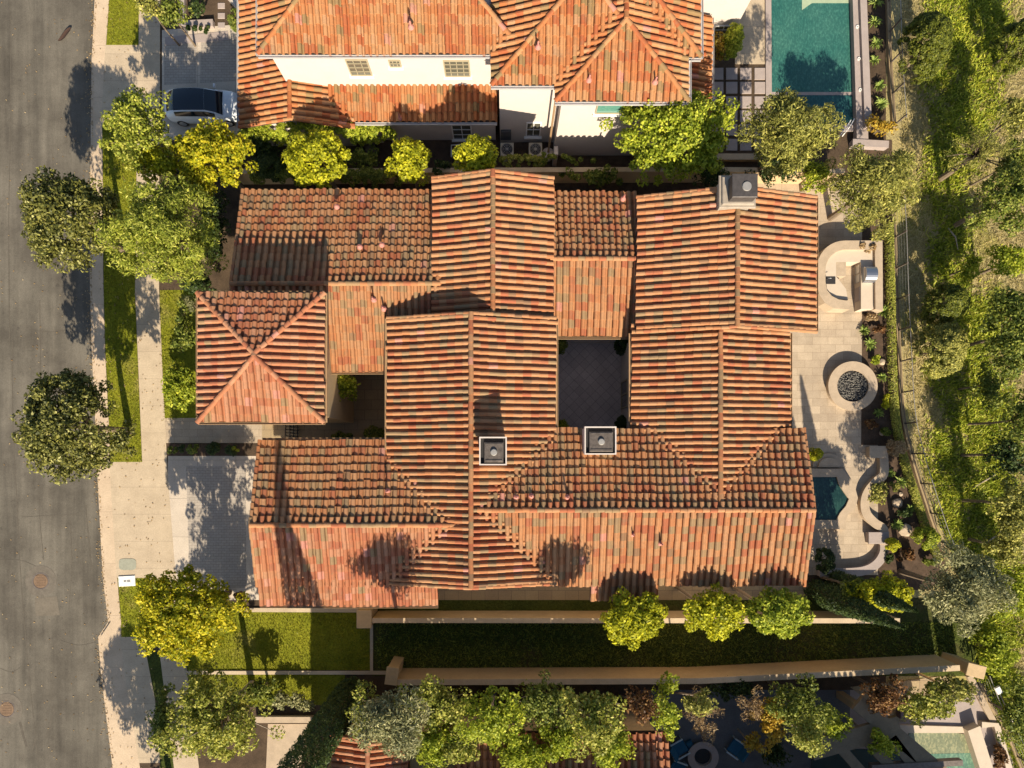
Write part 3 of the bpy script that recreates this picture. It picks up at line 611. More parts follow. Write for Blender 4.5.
# large north chimney with stepped mouldings and a metal shroud
cx, cy = XX(738, 8.8), YY(191, 8.8); g = MB()
g.box(cx-0.72, cx+0.72, cy-0.62, cy+0.62, 6.0, 8.5); g.rbox(cx, cy, 1.60, 1.40, 8.5, 8.62, bev=0.03); g.rbox(cx, cy, 1.74, 1.54, 8.622, 8.74, bev=0.03); g.rbox(cx, cy, 1.5, 1.3, 8.742, 8.88, bev=0.03)
ch = g.obj('chimney', plain('chimney_stone', (0.33, 0.28, 0.22), 0.85, 0.2, 3), house); shroud_m = plain('dark_shroud_metal', (0.085, 0.075, 0.07), 0.5, 0.3, 6, 0.3)
g = MB(); sx, sy = cx+0.08, cy-0.02
for x0, x1, y0, y1 in ((-0.56, 0.56, -0.52, -0.48), (-0.56, 0.56, 0.48, 0.52), (-0.56, -0.52, -0.48, 0.48), (0.52, 0.56, -0.48, 0.48)): g.box(sx+x0, sx+x1, sy+y0, sy+y1, 8.88, 9.45)
g.obj('shroud_base', shroud_m, ch)
g = MB(); g.rbox(sx, sy, 1.18, 1.10, 9.45, 9.53, bev=0.03); g.obj('chimney_cap', shroud_m, ch)
MB().cyl(sx+0.08, sy-0.05, 9.53, 9.58, 0.22, 0.20, 24).obj('flue_cowl', metal_g, ch)
# flashing strips beside the chimneys, vent pipes
def zroof_vents():
    vents = [(337,207,5.9,'l'), (382,245,6.4,'l'), (360,247,6.4,'l'), (374,300,6.6,'p'), (384,309,6.5,'p'), (388,491,7.2,'p'), (567,497,7.7,'p'), (516,497,7.7,'l'), (531,496,7.7,'l'),
             (632,534,7.4,'p'), (660,543,7.3,'p'), (623,199,5.7,'p'), (1013,-5,0,'x')]
    for a, b, z, k in vents:
        if k == 'x': continue
        c = P(a, b, z); z = z+0.1
        g = MB(); g.lathe(c.x, c.y, [(0.15, z-0.08), (0.12, z+0.03), (0.07, z+0.08), (0.045, z+0.10), (0.045, z+(0.45 if k == 'p' else 0.18)), (0.03, z+(0.45 if k == 'p' else 0.18))], 12)
        g.obj('vent_pipe', plain_pk, house, smooth=False)
plain_pk = plain('pink_primer_flashing', (0.48, 0.20, 0.16), 0.8, 0.1)
zroof_vents()
# gable end timbers, court windows and door facing the courts
def window_x(house_, Xp, ya, yb, z0, z1, facing, fm=frame_m):   # window in a wall whose normal is +-x
    s = facing; g = MB(); t = 0.07
    for y0, y1, a, b in ((ya, yb, z0, z0+t), (ya, yb, z1-t, z1), (ya, ya+t, z0+t, z1-t), (yb-t, yb, z0+t, z1-t), ((ya+yb)/2-0.03, (ya+yb)/2+0.03, z0+t, z1-t)):
        g.box(min(Xp, Xp+s*0.06), max(Xp, Xp+s*0.06), y0, y1, a, b)
    w = g.obj('window', fm, house_); MB().box(min(Xp+s*0.004, Xp+s*0.02), max(Xp+s*0.004, Xp+s*0.02), ya+t*0.9, yb-t*0.9, z0+t*0.9, z1-t*0.9).obj('pane', glass_m, w)
def window_y(house_, Yp, xa, xb, z0, z1, facing, fm=frame_m, cols=2, rows=3, gm=None):
    s = facing; g = MB(); t = 0.07; d0, d1 = sorted((Yp, Yp+s*0.06))
    bars = [(xa, xb, z0, z0+t), (xa, xb, z1-t, z1), (xa, xa+t, z0+t, z1-t), (xb-t, xb, z0+t, z1-t)]
    for x0, x1, a, b in bars: g.box(x0, x1, d0, d1, a, b)
    q0, q1 = sorted((Yp+s*0.02, Yp+s*0.045))
    for i in range(1, cols): x = xa+(xb-xa)*i/cols; g.box(x-0.02, x+0.02, q0, q1, z0+t, z1-t)
    for i in range(1, rows): z = z0+(z1-z0)*i/rows; g.box(xa+t, xb-t, q0, q1, z-0.02, z+0.02)
    w = g.obj('window', fm, house_); r0, r1 = sorted((Yp+s*0.004, Yp+s*0.015)); e0, e1 = sorted((Yp, Yp+s*0.14)); MB().box(xa-0.08, xb+0.08, e0, e1, z0-0.10, z0-0.004).obj('sill', white_m, w)
    MB().box(xa+t*0.9, xb-t*0.9, r0, r1, z0+t*0.9, z1-t*0.9).obj('pane', gm or glass_m, w)
window_x(house, Xw4+0.55, 3.0, 4.6, 0.4, 2.5, -1); window_x(house, Xe4-0.55, 2.6, 5.4, 0.4, 2.6, 1); window_x(house, Xe3-0.55, 8.0, 11.0, 0.4, 2.6, 1)
window_x(house, Xe3-0.55, 8.6, 10.4, 3.8, 5.2, 1); window_x(house, 15.05, -5.4, -3.8, 0.9, 2.4, 1)
# entry gate at the foot of the court
c = P(291, 431, 1.2); t = thing('entry_gate', 'dark iron gate of two leaves between the entry tower and the garage wing', 'gate', (c.x, c.y, GL))
for s in (-1, 1):
    g = MB(); x = c.x + s*0.12
    for k in range(8): yy = c.y-0.65+k*0.18; g.box(x-0.015, x+0.015, yy-0.015, yy+0.015, GL, 1.75)
    g.box(x-0.02, x+0.02, c.y-0.68, c.y+0.64, 1.75, 1.82); g.box(x-0.018, x+0.018, c.y-0.68, c.y+0.64, 0.3, 0.36)
    g.obj('gate_leaf', black_m, t)

# ================================================================== NORTH HOUSE
nh = thing('house', 'cream stucco two-storey house with orange tile roofs at the top of the photo', 'house', (0, 24, 0))
mn = 0.35
hip(nh, tile_north, XX(555,7), XX(689,7), YY(102,7), 31.5, 7.0, mn, 60)
hip(nh, tile_north, XX(491,7), XX(491,7)+9.0, YY(86,7), 32.5, 7.003, mn, 63, faces='ws')
hip(nh, tile_north, XX(258,7), 1.0, YY(55,7), 33.0, 7.006, mn, 66, faces='wsn')
hip(nh, tile_north, 2.8, XX(701,7), YY(58,7), 31.0, 7.01, mn, 69, faces='es')
for a, b, zz in (((XX(555,7), YY(102,7)-0.06), (XX(689,7), YY(102,7)-0.06), 7), ((XX(491,7), YY(86,7)-0.06), (XX(555,7), YY(86,7)-0.06), 7), ((XX(258,7), YY(55,7)-0.06), (XX(491,7), YY(55,7)-0.06), 7),
                 ((XX(689,7)+0.06, YY(102,7)), (XX(689,7)+0.06, YY(58,7)), 7), ((XX(689,7), YY(58,7)-0.06), (XX(701,7), YY(58,7)-0.06), 7), ((XX(701,7)+0.06, YY(58,7)), (XX(701,7)+0.06, 26), 7)):
    gutter(nh, gutter_m, (*a, zz), (*b, zz), 0.14)
# low roofs: garage gable, lean-to and east strip
gable_ns(nh, 'garage', tile_north, XX(290,3.93), 3.93, XX(239,3), XX(355,3), 18.5, 33, 0.30, 72, wmat=stucco, caps_end=(True, False))
slope('roof', tile_north, (XX(330,3), 18.8, 3.0, 0, 0.3), [(XX(330,3), 18.8), (XX(497,3), 18.8), (XX(497,3), 20.6), (XX(330,3), 20.6)], nh, seed=75)
g = MB(); g.box(XX(350,3), XX(495,3), 19.15, 20.7, 0, 2.9); g.obj('wall', stucco, nh)
gutter(nh, gutter_m, (XX(355,3), 18.72, 3.0), (XX(497,3), 18.72, 3.0), 0.14)
gutter(nh, gutter_m, (XX(239,3)-0.06, 18.5, 3.0), (XX(239,3)-0.06, 30, 3.0), 0.14)
gutter(nh, gutter_m, (XX(258,7)-0.06, YY(55,7), 7.0), (XX(258,7)-0.06, 30, 7.0), 0.12)
slope('roof', tile_north, (XX(712,3.1), 18.6, 3.1, -0.3, 0), [(XX(712,3.1), 18.6), (XX(712,3.1), 24.6), (9.0, 24.6), (9.0, 18.6)], nh, seed=77)
MB().box(8.6, 11.0, 18.9, 24.6, 0, 3.0).obj('wall', stucco, nh)
MB().box(9.3, 13.3, 24.9, 33, 0, 8.4).obj('wall', stucco, nh)
gutter(nh, gutter_m, (XX(712,3.1)+0.06, 18.6, 3.1), (XX(712,3.1)+0.06, 24.6, 3.1), 0.12)
# windows by pixel on a south-facing wall plane
def win_px(Yp, xa, xb, ytop, ybot, fm=frame_m, cols=2, rows=3, gm=None):
    z1 = H - Yp*F/(NY-ytop); z0 = H - Yp*F/(NY-ybot)
    zm = (z0+z1)/2; window_y(nh, Yp, XX(xa, zm), XX(xb, zm), z0, z1, -1, fm, cols, rows, gm)
Y3 = YY(55,7)+0.4; Y2 = YY(86,7)+0.4; Y1_ = YY(102,7)+0.4
win_px(Y3, 348, 370, 59, 75, cols=3, rows=4); win_px(Y3, 389, 401, 59.5, 66.5, cols=3, rows=2); win_px(Y3, 444, 470, 60, 76, cols=4, rows=4)
win_px(Y2, 526, 541, 122, 136, fm=white_m, cols=2, rows=2); win_px(Y1_, 596, 636, 103, 113, cols=1, rows=1, gm=glass_t)
win_px(19.15, 452, 472, 124, 139, fm=white_m, cols=2, rows=3); win_px(24.9, 712, 731, 25, 38, fm=white_m, cols=2, rows=3)
# pilasters of the low porch, downspout, corner post
for a in (358, 371, 385): c = XX(a+6, 1.5); MB().box(c-0.14, c+0.14, 18.98, 19.14, 0, 2.85).obj('pilaster', stucco, nh)
g = MB(); g.tube([(XX(556,6.8), Y1_-0.2, 6.8), (XX(556,6.8), Y1_-0.06, 6.5), (XX(556,6.8), Y1_-0.06, 0.3)], 0.06); g.obj('downspout', gutter_b, nh)
for (a, b, z) in ((411, 27, 7.9), (538, 47, 7.9), (589, 80, 7.4), (655, 82, 7.4), (400, 118, 3.1)):
    c = P(a, b, z); g = MB(); g.lathe(c.x, c.y, [(0.16, z-0.02), (0.10, z+0.10), (0.05, z+0.14), (0.05, z+0.4), (0.03, z+0.5)], 12); g.obj('vent_pipe', plain_pk, nh)

# stucco garden walls
def wall(pts, w, h, label, cat='garden wall', name='garden_wall', pil=(), m1=stucco_tan, m2=wall_cap, group=None, z0=0.0):
    b0 = pts[0]; t = thing(name, label, cat, (b0[0], b0[1], 0), group)
    g = MB(); band(g, pts, w, z0, h-0.06); g.obj('wall_body', m1, t)
    g = MB(); band(g, pts, w+0.06, h-0.06, h); g.obj('coping', m2, t)
    for (x, y, pw, pd, ph, rot) in pil:
        g = MB(); g.rbox(x, y, pw, pd, 0, ph-0.08, rot); g.rbox(x, y, pw+0.1, pd+0.1, ph-0.08, ph, rot, bev=0.015); g.obj('pillar', m1, t)
    return t
yw = YY(620.5, 2.2)
wall([(XX(372,2.2), yw), (XX(900,2.2), yw-0.02)], 0.22, 2.2, 'tan garden wall running close along the south side of the main house', pil=[(XX(364,2.3), yw+0.1, 0.75, 0.95, 2.3, 0)])
yb = YY(682, 2.4)
wall([(XX(392,2.4), yb-0.03), (XX(700,2.4), yb+0.05), (XX(960,2.4), YY(668,2.4))], 0.26, 2.4, 'long tan boundary wall with end pillars between the dark side yard and the southern neighbour',
     pil=[(XX(392,2.4), yb+0.35, 0.6, 0.9, 2.5, R_(-8)), (XX(974,2.4), YY(669,2.4)-0.05, 0.95, 0.62, 2.6, R_(-14))])
wall([(XX(232,1.8), YY(171,1.8)), (XX(700,1.8), YY(169,1.8)), (XX(845,1.8), YY(171,1.8))], 0.2, 1.8, 'low tan boundary wall behind the yellow trees between the two houses')
wall([(XX(712,0.7), YY(155,0.7)), (XX(765,0.7), YY(155,0.7))], 0.3, 0.5, 'short pale wall at the foot of the stepping-stone grid')
# L-shaped planter wall by the neighbour driveway
wall([tuple(P(181.5,-20,0.4)[:2]), tuple(P(181.5,23,0.4)[:2]), tuple(P(213,23,0.4)[:2])], 0.36, 0.45, 'pale L shaped planter wall above the neighbouring driveway', m1=stone_g, m2=stone_g)
# small cream garden building corner
g = MB(); g.prism([tuple(P(a, b)[:2]) for a, b in ((219,-10), (243,18), (243,-40), (205,-40))], 0, 0.9); o = g.obj('garden_wall', stucco, base=P(235,-10)); tag(o, 'cream stucco wall corner beside the driveway at the top left of the roofs', 'garden wall')
# stepping-stone grid
ks = 0
for i, gx in enumerate((717.5, 731.5, 745.5, 760)):
    for j, gy in enumerate((74, 88, 102.5, 116.5, 130, 145)):
        c = P(gx, gy, GL); g = MB(); g.rbox(c.x, c.y, 0.68, 0.70, GL-0.02, GL+0.05, rnd.uniform(-0.01, 0.01), bev=0.012)
        o = g.obj('stepping_stone', stone_g, base=(c.x, c.y, GL)); tag(o, 'square grey stepping stone, %s row from the top, %s column from the house' % (('first','second','third','fourth','fifth','sixth')[j], ('first','second','third','fourth')[i]), 'stepping stone', 'square stepping stones between the house and the pool')
for j, gy in enumerate((6, 16, 25.5)):
    c = P(221.5, gy, GL); g = MB(); g.rbox(c.x, c.y, 0.42, 0.34, GL-0.02, GL+0.04, bev=0.012); o = g.obj('stepping_stone', stone_g, base=(c.x, c.y, GL))
    tag(o, '%s small grey stepping stone in the dark bed above the neighbouring driveway' % ('topmost','middle','lowest')[j], 'stepping stone', 'small stepping stones above the driveway')

# ================================================================== NEIGHBOUR POOL
pt = thing('swimming_pool', 'teal rectangular swimming pool at the top right with raised grey spillway wall', 'swimming pool', P(810, 60, 0))
def pxprism(m, px, z0, z1, mi=0): m.prism([tuple(P(a, b, z1)[:2]) for a, b in px], z0, z1, mi)
g = MB(); pxprism(g, [(771,-60), (855,-60), (855,94), (772,94)], GL, GL+0.05); g.obj('water', pool_w, pt)
g = MB(); pxprism(g, [(772,94), (855,94), (855,123), (790,123), (772,118)], GL, GL+0.052); g.obj('deep_water', pool_d, pt)
g = MB(); pxprism(g, [(765.5,-60), (771,-60), (772,118), (790,123), (856,124), (856,131), (786,131), (766,124)], GL, GL+0.12); g.obj('coping', stone_g, pt)
g = MB(); pxprism(g, [(851,-60), (860,-60), (868.5,141), (857,141)], GL, 0.55); pxprism(g, [(858,-60), (864.5,-60), (872,127), (865,127)], GL, 0.75); g.obj('spillway_wall', stone_g, pt)
g = MB(); pxprism(g, [(802,10), (812,3), (852,3), (845,-60), (802,-60)], GL, GL+0.056); g.obj('tanning_ledge', plain('wet_ledge', (0.35, 0.42, 0.28), 0.3), pt)
g = MB(); pxprism(g, [(772,92), (855,92), (855,95), (772,95)], GL, GL+0.058); g.obj('step_edge', stone_g, pt)
for b in (27, 59, 90):
    c = P(856+b*0.045, b, 0.55); g = MB(); g.lathe(c.x, c.y, [(0.09, 0.55), (0.09, 0.60), (0.05, 0.60), (0.05, 0.56)], 12); g.obj('spout', white_m, pt)
wall([tuple(P(852,143,0.5)[:2]), tuple(P(888,145,0.5)[:2])], 0.35, 0.6, 'short grey stone wall below the swimming pool corner', m1=stone_g, m2=stone_g)
# slanted pool ladder rail
c1, c2 = P(838,138,0.2), P(851,120,0.7); g = MB(); g.tube([c1, c1.lerp(c2, 0.5)+Vector((0,0,0.25)), c2], 0.03); g.tube([c1+Vector((0.25,0.1,0)), c1.lerp(c2, 0.5)+Vector((0.25,0.1,0.25)), c2+Vector((0.2,0.08,0))], 0.03)
o = g.obj('pool_rail', white_m, base=c1); tag(o, 'pale slanted pool handrail at the lower corner of the teal pool', 'handrail')

# ================================================================== AC units and clutter by the north house
for i, a in enumerate((507, 535.5)):
    c = P(a, 149, 0.95); t = thing('air_conditioner', ('beige air conditioner unit below the grey wall box, left of the pair' if i == 0 else 'beige air conditioner unit beside the white round bin, right of the pair'), 'air conditioner', (c.x, c.y, GL), 'air conditioners behind the north house')
    m = MB(); m.rbox(c.x, c.y, 0.78, 0.78, GL, 0.93, bev=0.02)
    for k in range(9): m.box(c.x-0.36, c.x+0.36, c.y-0.40, c.y-0.392, 0.22+k*0.075, 0.25+k*0.075)
    m.obj('cabinet', plain('beige_metal', (0.55, 0.48, 0.36), 0.5, 0.05), t)
    MB().lathe(c.x, c.y, [(0.33, 0.931), (0.33, 0.95), (0.30, 0.95), (0.30, 0.935), (0.0, 0.934)], 28).obj('fan_well', dark_m, t)
    m = MB()
    for r in (0.12, 0.20, 0.28): m.lathe(c.x, c.y, [(r, 0.952), (r+0.018, 0.958), (r+0.02, 0.95)], 24)
    for k in range(8): an = k*math.pi/4; m.tube([(c.x+0.05*math.cos(an), c.y+0.05*math.sin(an), 0.957), (c.x+0.32*math.cos(an), c.y+0.32*math.sin(an), 0.957)], 0.008, 4)
    m.obj('grille', metal_g, t); MB().cyl(c.x, c.y, 0.95, 0.975, 0.09, 0.07, 14).obj('hub', metal_g, t)
c = P(506, 135, 1.3); g = MB(); g.rbox(c.x, c.y+0.15, 0.6, 0.32, 0.7, 1.7, bev=0.02)
for k in range(4): g.box(c.x-0.26, c.x+0.26, c.y-0.018, c.y-0.008, 0.85+k*0.2, 0.95+k*0.2)
tag(g.obj('utility_cabinet', plain('dark_grey_box', (0.09, 0.09, 0.09), 0.5), base=(c.x, c.y, 0.7)), 'dark grey utility cabinet on the wall behind the left air conditioner', 'utility cabinet')
c = P(548, 154, 0.6); t = thing('round_bin', 'pale round bin beside the right air conditioner and the downspout', 'bin', (c.x, c.y, GL))
MB().lathe(c.x, c.y, [(0.27, GL), (0.33, 0.62), (0.30, 0.62)], 20).obj('bin_body', white_m, t); MB().lathe(c.x, c.y, [(0.36, 0.60), (0.36, 0.66), (0.2, 0.73), (0.0, 0.75)], 20).obj('lid', plain('mottled_lid', (0.6, 0.52, 0.48), 0.8, 0.4, 9), t)
c = P(556, 151, 1.6); g = MB(); g.rbox(c.x, c.y, 0.24, 0.5, GL, 1.7, bev=0.02); tag(g.obj('gate_post', stucco, base=(c.x, c.y, GL)), 'short cream post at the foot of the downspout', 'post')
# pool filter tank, pump and pipes
c = P(476, 148, 0.9); t = thing('pool_filter', 'brown grey round pool filter tank beside the dark pump', 'pool filter', (c.x, c.y, GL))
MB().lathe(c.x, c.y, [(0.25, GL), (0.31, 0.3), (0.31, 0.75), (0.22, 0.95), (0.08, 1.0), (0.08, 1.08), (0.0, 1.08)], 24).obj('tank', plain('tank_shell', (0.25, 0.2, 0.16), 0.5), t)
MB().cyl(c.x, c.y, 0.50, 0.54, 0.325, n=24).obj('clamp_band', metal_g, t)
c = P(477, 158, 0.4); g = MB(); g.rbox(c.x, c.y, 0.75, 0.5, GL, 0.55, bev=0.05); g.rbox(c.x-0.05, c.y, 0.4, 0.2, 0.55, 0.62, bev=0.02); tag(g.obj('pool_heater', plain('heater_brown', (0.16, 0.12, 0.10), 0.5), base=(c.x, c.y, GL)), 'low brown pool heater box in front of the filter tank', 'heater')
c = P(459, 152, 0.5); t = thing('pool_pump', 'black pool pump with white pipes beside the filter tank', 'pump', (c.x, c.y, GL))
g = MB(); g.tube([(c.x-0.3, c.y, 0.35), (c.x+0.3, c.y, 0.35)], 0.16, 12); g.cyl(c.x+0.3, c.y, GL, 0.55, 0.15, n=14); g.rbox(c.x-0.1, c.y-0.35, 0.4, 0.3, GL, 0.4, bev=0.03); g.obj('motor', black_m, t)
g = MB(); g.tube([(c.x-0.45, c.y-0.3, 0.5), (c.x-0.45, c.y+0.4, 0.5), (c.x+0.2, c.y+0.45, 0.5), (c.x+0.3, c.y+0.1, 0.6)], 0.04, 8); g.tube([(c.x+0.3, c.y-0.1, 0.4), (c.x+0.3, c.y-0.5, 0.4), (c.x-0.2, c.y-0.55, 0.4)], 0.035, 8); g.obj('pipe', white_m, t)
# folded chair on the low porch
def garden_chair(cx, cy, rot, z, label, mat_f, mat_c, group=None, s=1.0):
    t = thing('patio_chair', label, 'chair', (cx, cy, z), group); c_, s_ = math.cos(rot), math.sin(rot)
    W = lambda x, y: (cx + s*(c_*x - s_*y), cy + s*(s_*x + c_*y))
    a = MB(); x, y = W(0, 0.02); a.rbox(x, y, 0.62*s, 0.6*s, z+0.36, z+0.46, rot, bev=0.03); a.obj('seat', mat_c, t)
    a = MB(); p = [(-0.31, -0.28, 0.42), (0.31, -0.28, 0.42), (0.31, -0.48, 0.92), (-0.31, -0.48, 0.92)]
    vs = [(*W(x, y), z+h) for x, y, h in p] + [(*W(x, y+0.08), z+h) for x, y, h in p]
    a.add(vs, [(3,2,1,0), (4,5,6,7), (0,1,5,4), (1,2,6,5), (2,3,7,6), (3,0,4,7)]); a.obj('backrest', mat_c, t)
    for sx in (-1, 1):
        a = MB(); x, y = W(sx*0.37, 0.0); a.rbox(x, y, 0.07*s, 0.66*s, z+0.58, z+0.62, rot); a.obj('armrest', mat_f, t)
        for sy in (-0.27, 0.29): a = MB(); x, y = W(sx*0.35, sy); a.rbox(x, y, 0.05*s, 0.05*s, z, z+0.58, rot); a.obj('leg', mat_f, t)
    return t
c = P(371, 150, 0.4); garden_chair(c.x, c.y, R_(200), GL, 'dark patio chair on the shaded porch of the north house', black_m, metal_d)

# ================================================================== CAR
def make_car(cx, cy, z0):
    t = thing('parked_car', 'white hatchback car with dark glass roof parked on the neighbouring driveway', 'car', (cx, cy, z0))
    paint, n, l, b = newmat('car_paint_white'); b.inputs['Base Color'].default_value = (0.66, 0.70, 0.74, 1); b.inputs['Roughness'].default_value = 0.22; b.inputs['Coat Weight'].default_value = 0.7
    # stations along x: (x, half width, deck z, lower z)
    st = [(-2.22, 0.50, 0.80, 0.40), (-2.15, 0.70, 0.92, 0.30), (-1.95, 0.84, 1.00, 0.24), (-1.5, 0.90, 1.02, 0.22), (-0.8, 0.915, 1.00, 0.20), (0.0, 0.92, 0.97, 0.20), (0.7, 0.915, 0.95, 0.20), (1.2, 0.90, 0.90, 0.22), (1.7, 0.86, 0.84, 0.24), (2.0, 0.76, 0.76, 0.28), (2.15, 0.60, 0.66, 0.34), (2.22, 0.42, 0.56, 0.40)]
    m = MB(); K = 11; vs = []
    for x, w, zt, zb in st:
        pr = [(-w*0.9, zb), (-w, zb+0.18), (-w*0.995, (zb+zt)/2), (-w*0.955, zt-0.10), (-w*0.86, zt-0.015), (0, zt+0.045), (w*0.86, zt-0.015), (w*0.955, zt-0.10), (w*0.995, (zb+zt)/2), (w, zb+0.18), (w*0.9, zb)]
        vs += [(cx+x, cy+y, z0+z) for y, z in pr]
    fs = [(j*K+k, (j+1)*K+k, (j+1)*K+k+1, j*K+k+1) for j in range(len(st)-1) for k in range(K-1)] + [tuple(range(K)), tuple(range(len(st)*K-1, (len(st)-1)*K-1, -1))]
    m.add(vs, fs); body = m.obj('body', paint, t, smooth=True)
    def loft(name, rings, mat, par):
        m = MB(); K = len(rings[0]); vs = [(cx+x, cy+y, z0+z) for r in rings for x, y, z in r]
        m.add(vs, [(j*K+k, (j+1)*K+k, (j+1)*K+k+1, j*K+k+1) for j in range(len(rings)-1) for k in range(K-1)]); return m.obj(name, mat, par, smooth=True)
    # cabin shell: roof outline and waist outline
    def shell(x, wt, zt, ww, zw):  # one ring across
        return [(x, -ww, zw), (x, -ww*0.5-wt*0.5, (zt+zw)/2+0.02), (x, -wt, zt-0.03), (x, -wt*0.5, zt+0.02), (x, 0, zt+0.035), (x, wt*0.5, zt+0.02), (x, wt, zt-0.03), (x, ww*0.5+wt*0.5, (zt+zw)/2+0.02), (x, ww, zw)]
    rings = [shell(-2.0, 0.55, 1.02, 0.72, 0.98), shell(-1.75, 0.60, 1.22, 0.80, 0.99), shell(-1.45, 0.64, 1.36, 0.83, 1.0), shell(-0.9, 0.66, 1.44, 0.84, 0.99), shell(-0.2, 0.66, 1.46, 0.84, 0.97), shell(0.35, 0.64, 1.41, 0.84, 0.95), shell(0.85, 0.66, 1.18, 0.83, 0.93), shell(1.22, 0.70, 0.93, 0.78, 0.90)]
    m = loft('cabin', rings, paint, t)
    def offs(r, d): return [(x, y*(1+d), z+d*0.5) for x, y, z in r]
    up = 0.012
    loft('glass_roof', [[(x, y*0.97, z+up) for x, y, z in r[2:7]] for r in rings[2:6]], car_glass, t)
    loft('windscreen', [[(x+0.01, y*0.95, z+up) for x, y, z in r[2:7]] for r in rings[5:8]], car_glass, t)
    loft('rear_window', [[(x-0.01, y*0.93, z+up) for x, y, z in r[2:7]] for r in rings[0:3]], car_glass, t)
    for s, (a, b) in ((-1, (0, 3)), (1, (6, 9))):
        rr = []
        for r in rings[2:7]:
            seg = r[a:b]; c0, c1, c2 = [Vector(q) for q in seg]
            rr.append([tuple(c0.lerp(c1, 0.3)+Vector((0, s*0.014, 0.006))), tuple(c1+Vector((0, s*0.014, 0.006))), tuple(c1.lerp(c2, 0.7)+Vector((0, s*0.014, 0.006)))])
        loft('side_window', rr, car_glass, t)
    for sx in (-1.35, 1.38):
        for s in (-1, 1):
            m = MB(); y = cy+s*0.80; 
            for yy, r in ((y-0.11, 0.33), (y+0.11, 0.33)): pass
            m.tube([(cx+sx, y-0.12, z0+0.33), (cx+sx, y-0.10, z0+0.33), (cx+sx, y+0.10, z0+0.33), (cx+sx, y+0.12, z0+0.33)], [0.29, 0.33, 0.33, 0.29], 24)
            wh = m.obj('wheel', black_m, t); m = MB(); m.tube([(cx+sx, y+s*0.121, z0+0.33), (cx+sx, y+s*0.135, z0+0.33)], [0.21, 0.19], 10); m.obj('rim', steel, wh)
    for s in (-1, 1):
        m = MB(); m.rbox(cx+0.78, cy+s*1.02, 0.13, 0.2, z0+0.93, z0+1.06, bev=0.03); m.obj('mirror', paint, t)
        m = MB(); m.rbox(cx+1.98, cy+s*0.56, 0.20, 0.26, z0+0.60, z0+0.755, s*-0.5, bev=0.02); m.obj('headlight', steel, t)
        m = MB(); m.rbox(cx-2.10, cy+s*0.58, 0.12, 0.26, z0+0.72, z0+0.9, s*0.5, bev=0.02); m.obj('tail_light', plain('red_lens', (0.35, 0.02, 0.02), 0.3), t)
make_car(-17.75, 20.85, GL+0.01)

# ================================================================== PATIO: fire pit, outdoor kitchen, spa, curved walls
c = P(853, 386, 0.62); t = thing('fire_pit', 'round stone fire pit filled with dark lava rock on the patio', 'fire pit', (c.x, c.y, GL))
ro, ri = 1.46, 0.93
MB().lathe(c.x, c.y, [(ro-0.08, GL), (ro-0.08, 0.56), (ro, 0.56), (ro, 0.62), (ri, 0.62), (ri, 0.3)], 48).obj('stone_ring', stone, t)
MB().cyl(c.x, c.y, 0.3, 0.5, ri+0.01, n=40).obj('burner_pan', dark_m, t)
m = MB(); rr = random.Random(5)
for k in range(420):
    a, d = rr.uniform(0, 6.283), math.sqrt(rr.random())*(ri-0.05); s = rr.uniform(0.035, 0.06); x, y, z = c.x+d*math.cos(a), c.y+d*math.sin(a), 0.51+rr.random()*0.05
    q = [Vector((rr.uniform(-.3, .3), rr.uniform(-.3, .3), 0)) for _ in range(6)]
    vs = [(x+s, y, z), (x-s, y, z), (x, y+s, z), (x, y-s, z), (x, y, z+s), (x, y, z-s)]; vs = [tuple(Vector(v)+q[i]*s) for i, v in enumerate(vs)]
    m.add(vs, [(0,2,4),(2,1,4),(1,3,4),(3,0,4),(2,0,5),(1,2,5),(3,1,5),(0,3,5)])
m.obj('lava_rock', plain('lava_rock', (0.17, 0.16, 0.14), 0.9, 0.6, 12), t)
# outdoor kitchen: raised bar ring and inner worktops round a standing well
kz = 1.12; t = thing('outdoor_kitchen', 'D shaped stone outdoor kitchen island with grill and curved bar top', 'outdoor kitchen', P(850, 275, GL))
outer = [(882.5,240.5), (845,240.5)] + [(845-28*math.sin(a)*1.0, 268.5-28*math.cos(a)) for a in [math.pi/2*i/9 for i in range(1, 10)]] + [(817,282), (819,294), (825,303), (834,308.5), (850,309.5)]
inner = [(875,249.5), (846,249.5)] + [(846-20.5*math.sin(a), 270-20.5*math.cos(a)) for a in [math.pi/2*i/9 for i in range(1, 10)]] + [(825.5,282), (827,290), (832,296), (839,299.5), (850,301)]
m = MB(); n_ = len(outer); po = [P(a, b, kz) for a, b in outer]; pi = [P(a, b, kz) for a, b in inner]
for i in range(n_-1):
    q = [po[i], po[i+1], pi[i+1], pi[i]]
    m.add([(v.x, v.y, GL) for v in q] + [(v.x, v.y, kz) for v in q], [(4,5,6,7), (0,1,5,4), (2,3,7,6)] + ([(3,0,4,7)] if i == 0 else []) + ([(1,2,6,5)] if i == n_-2 else []))
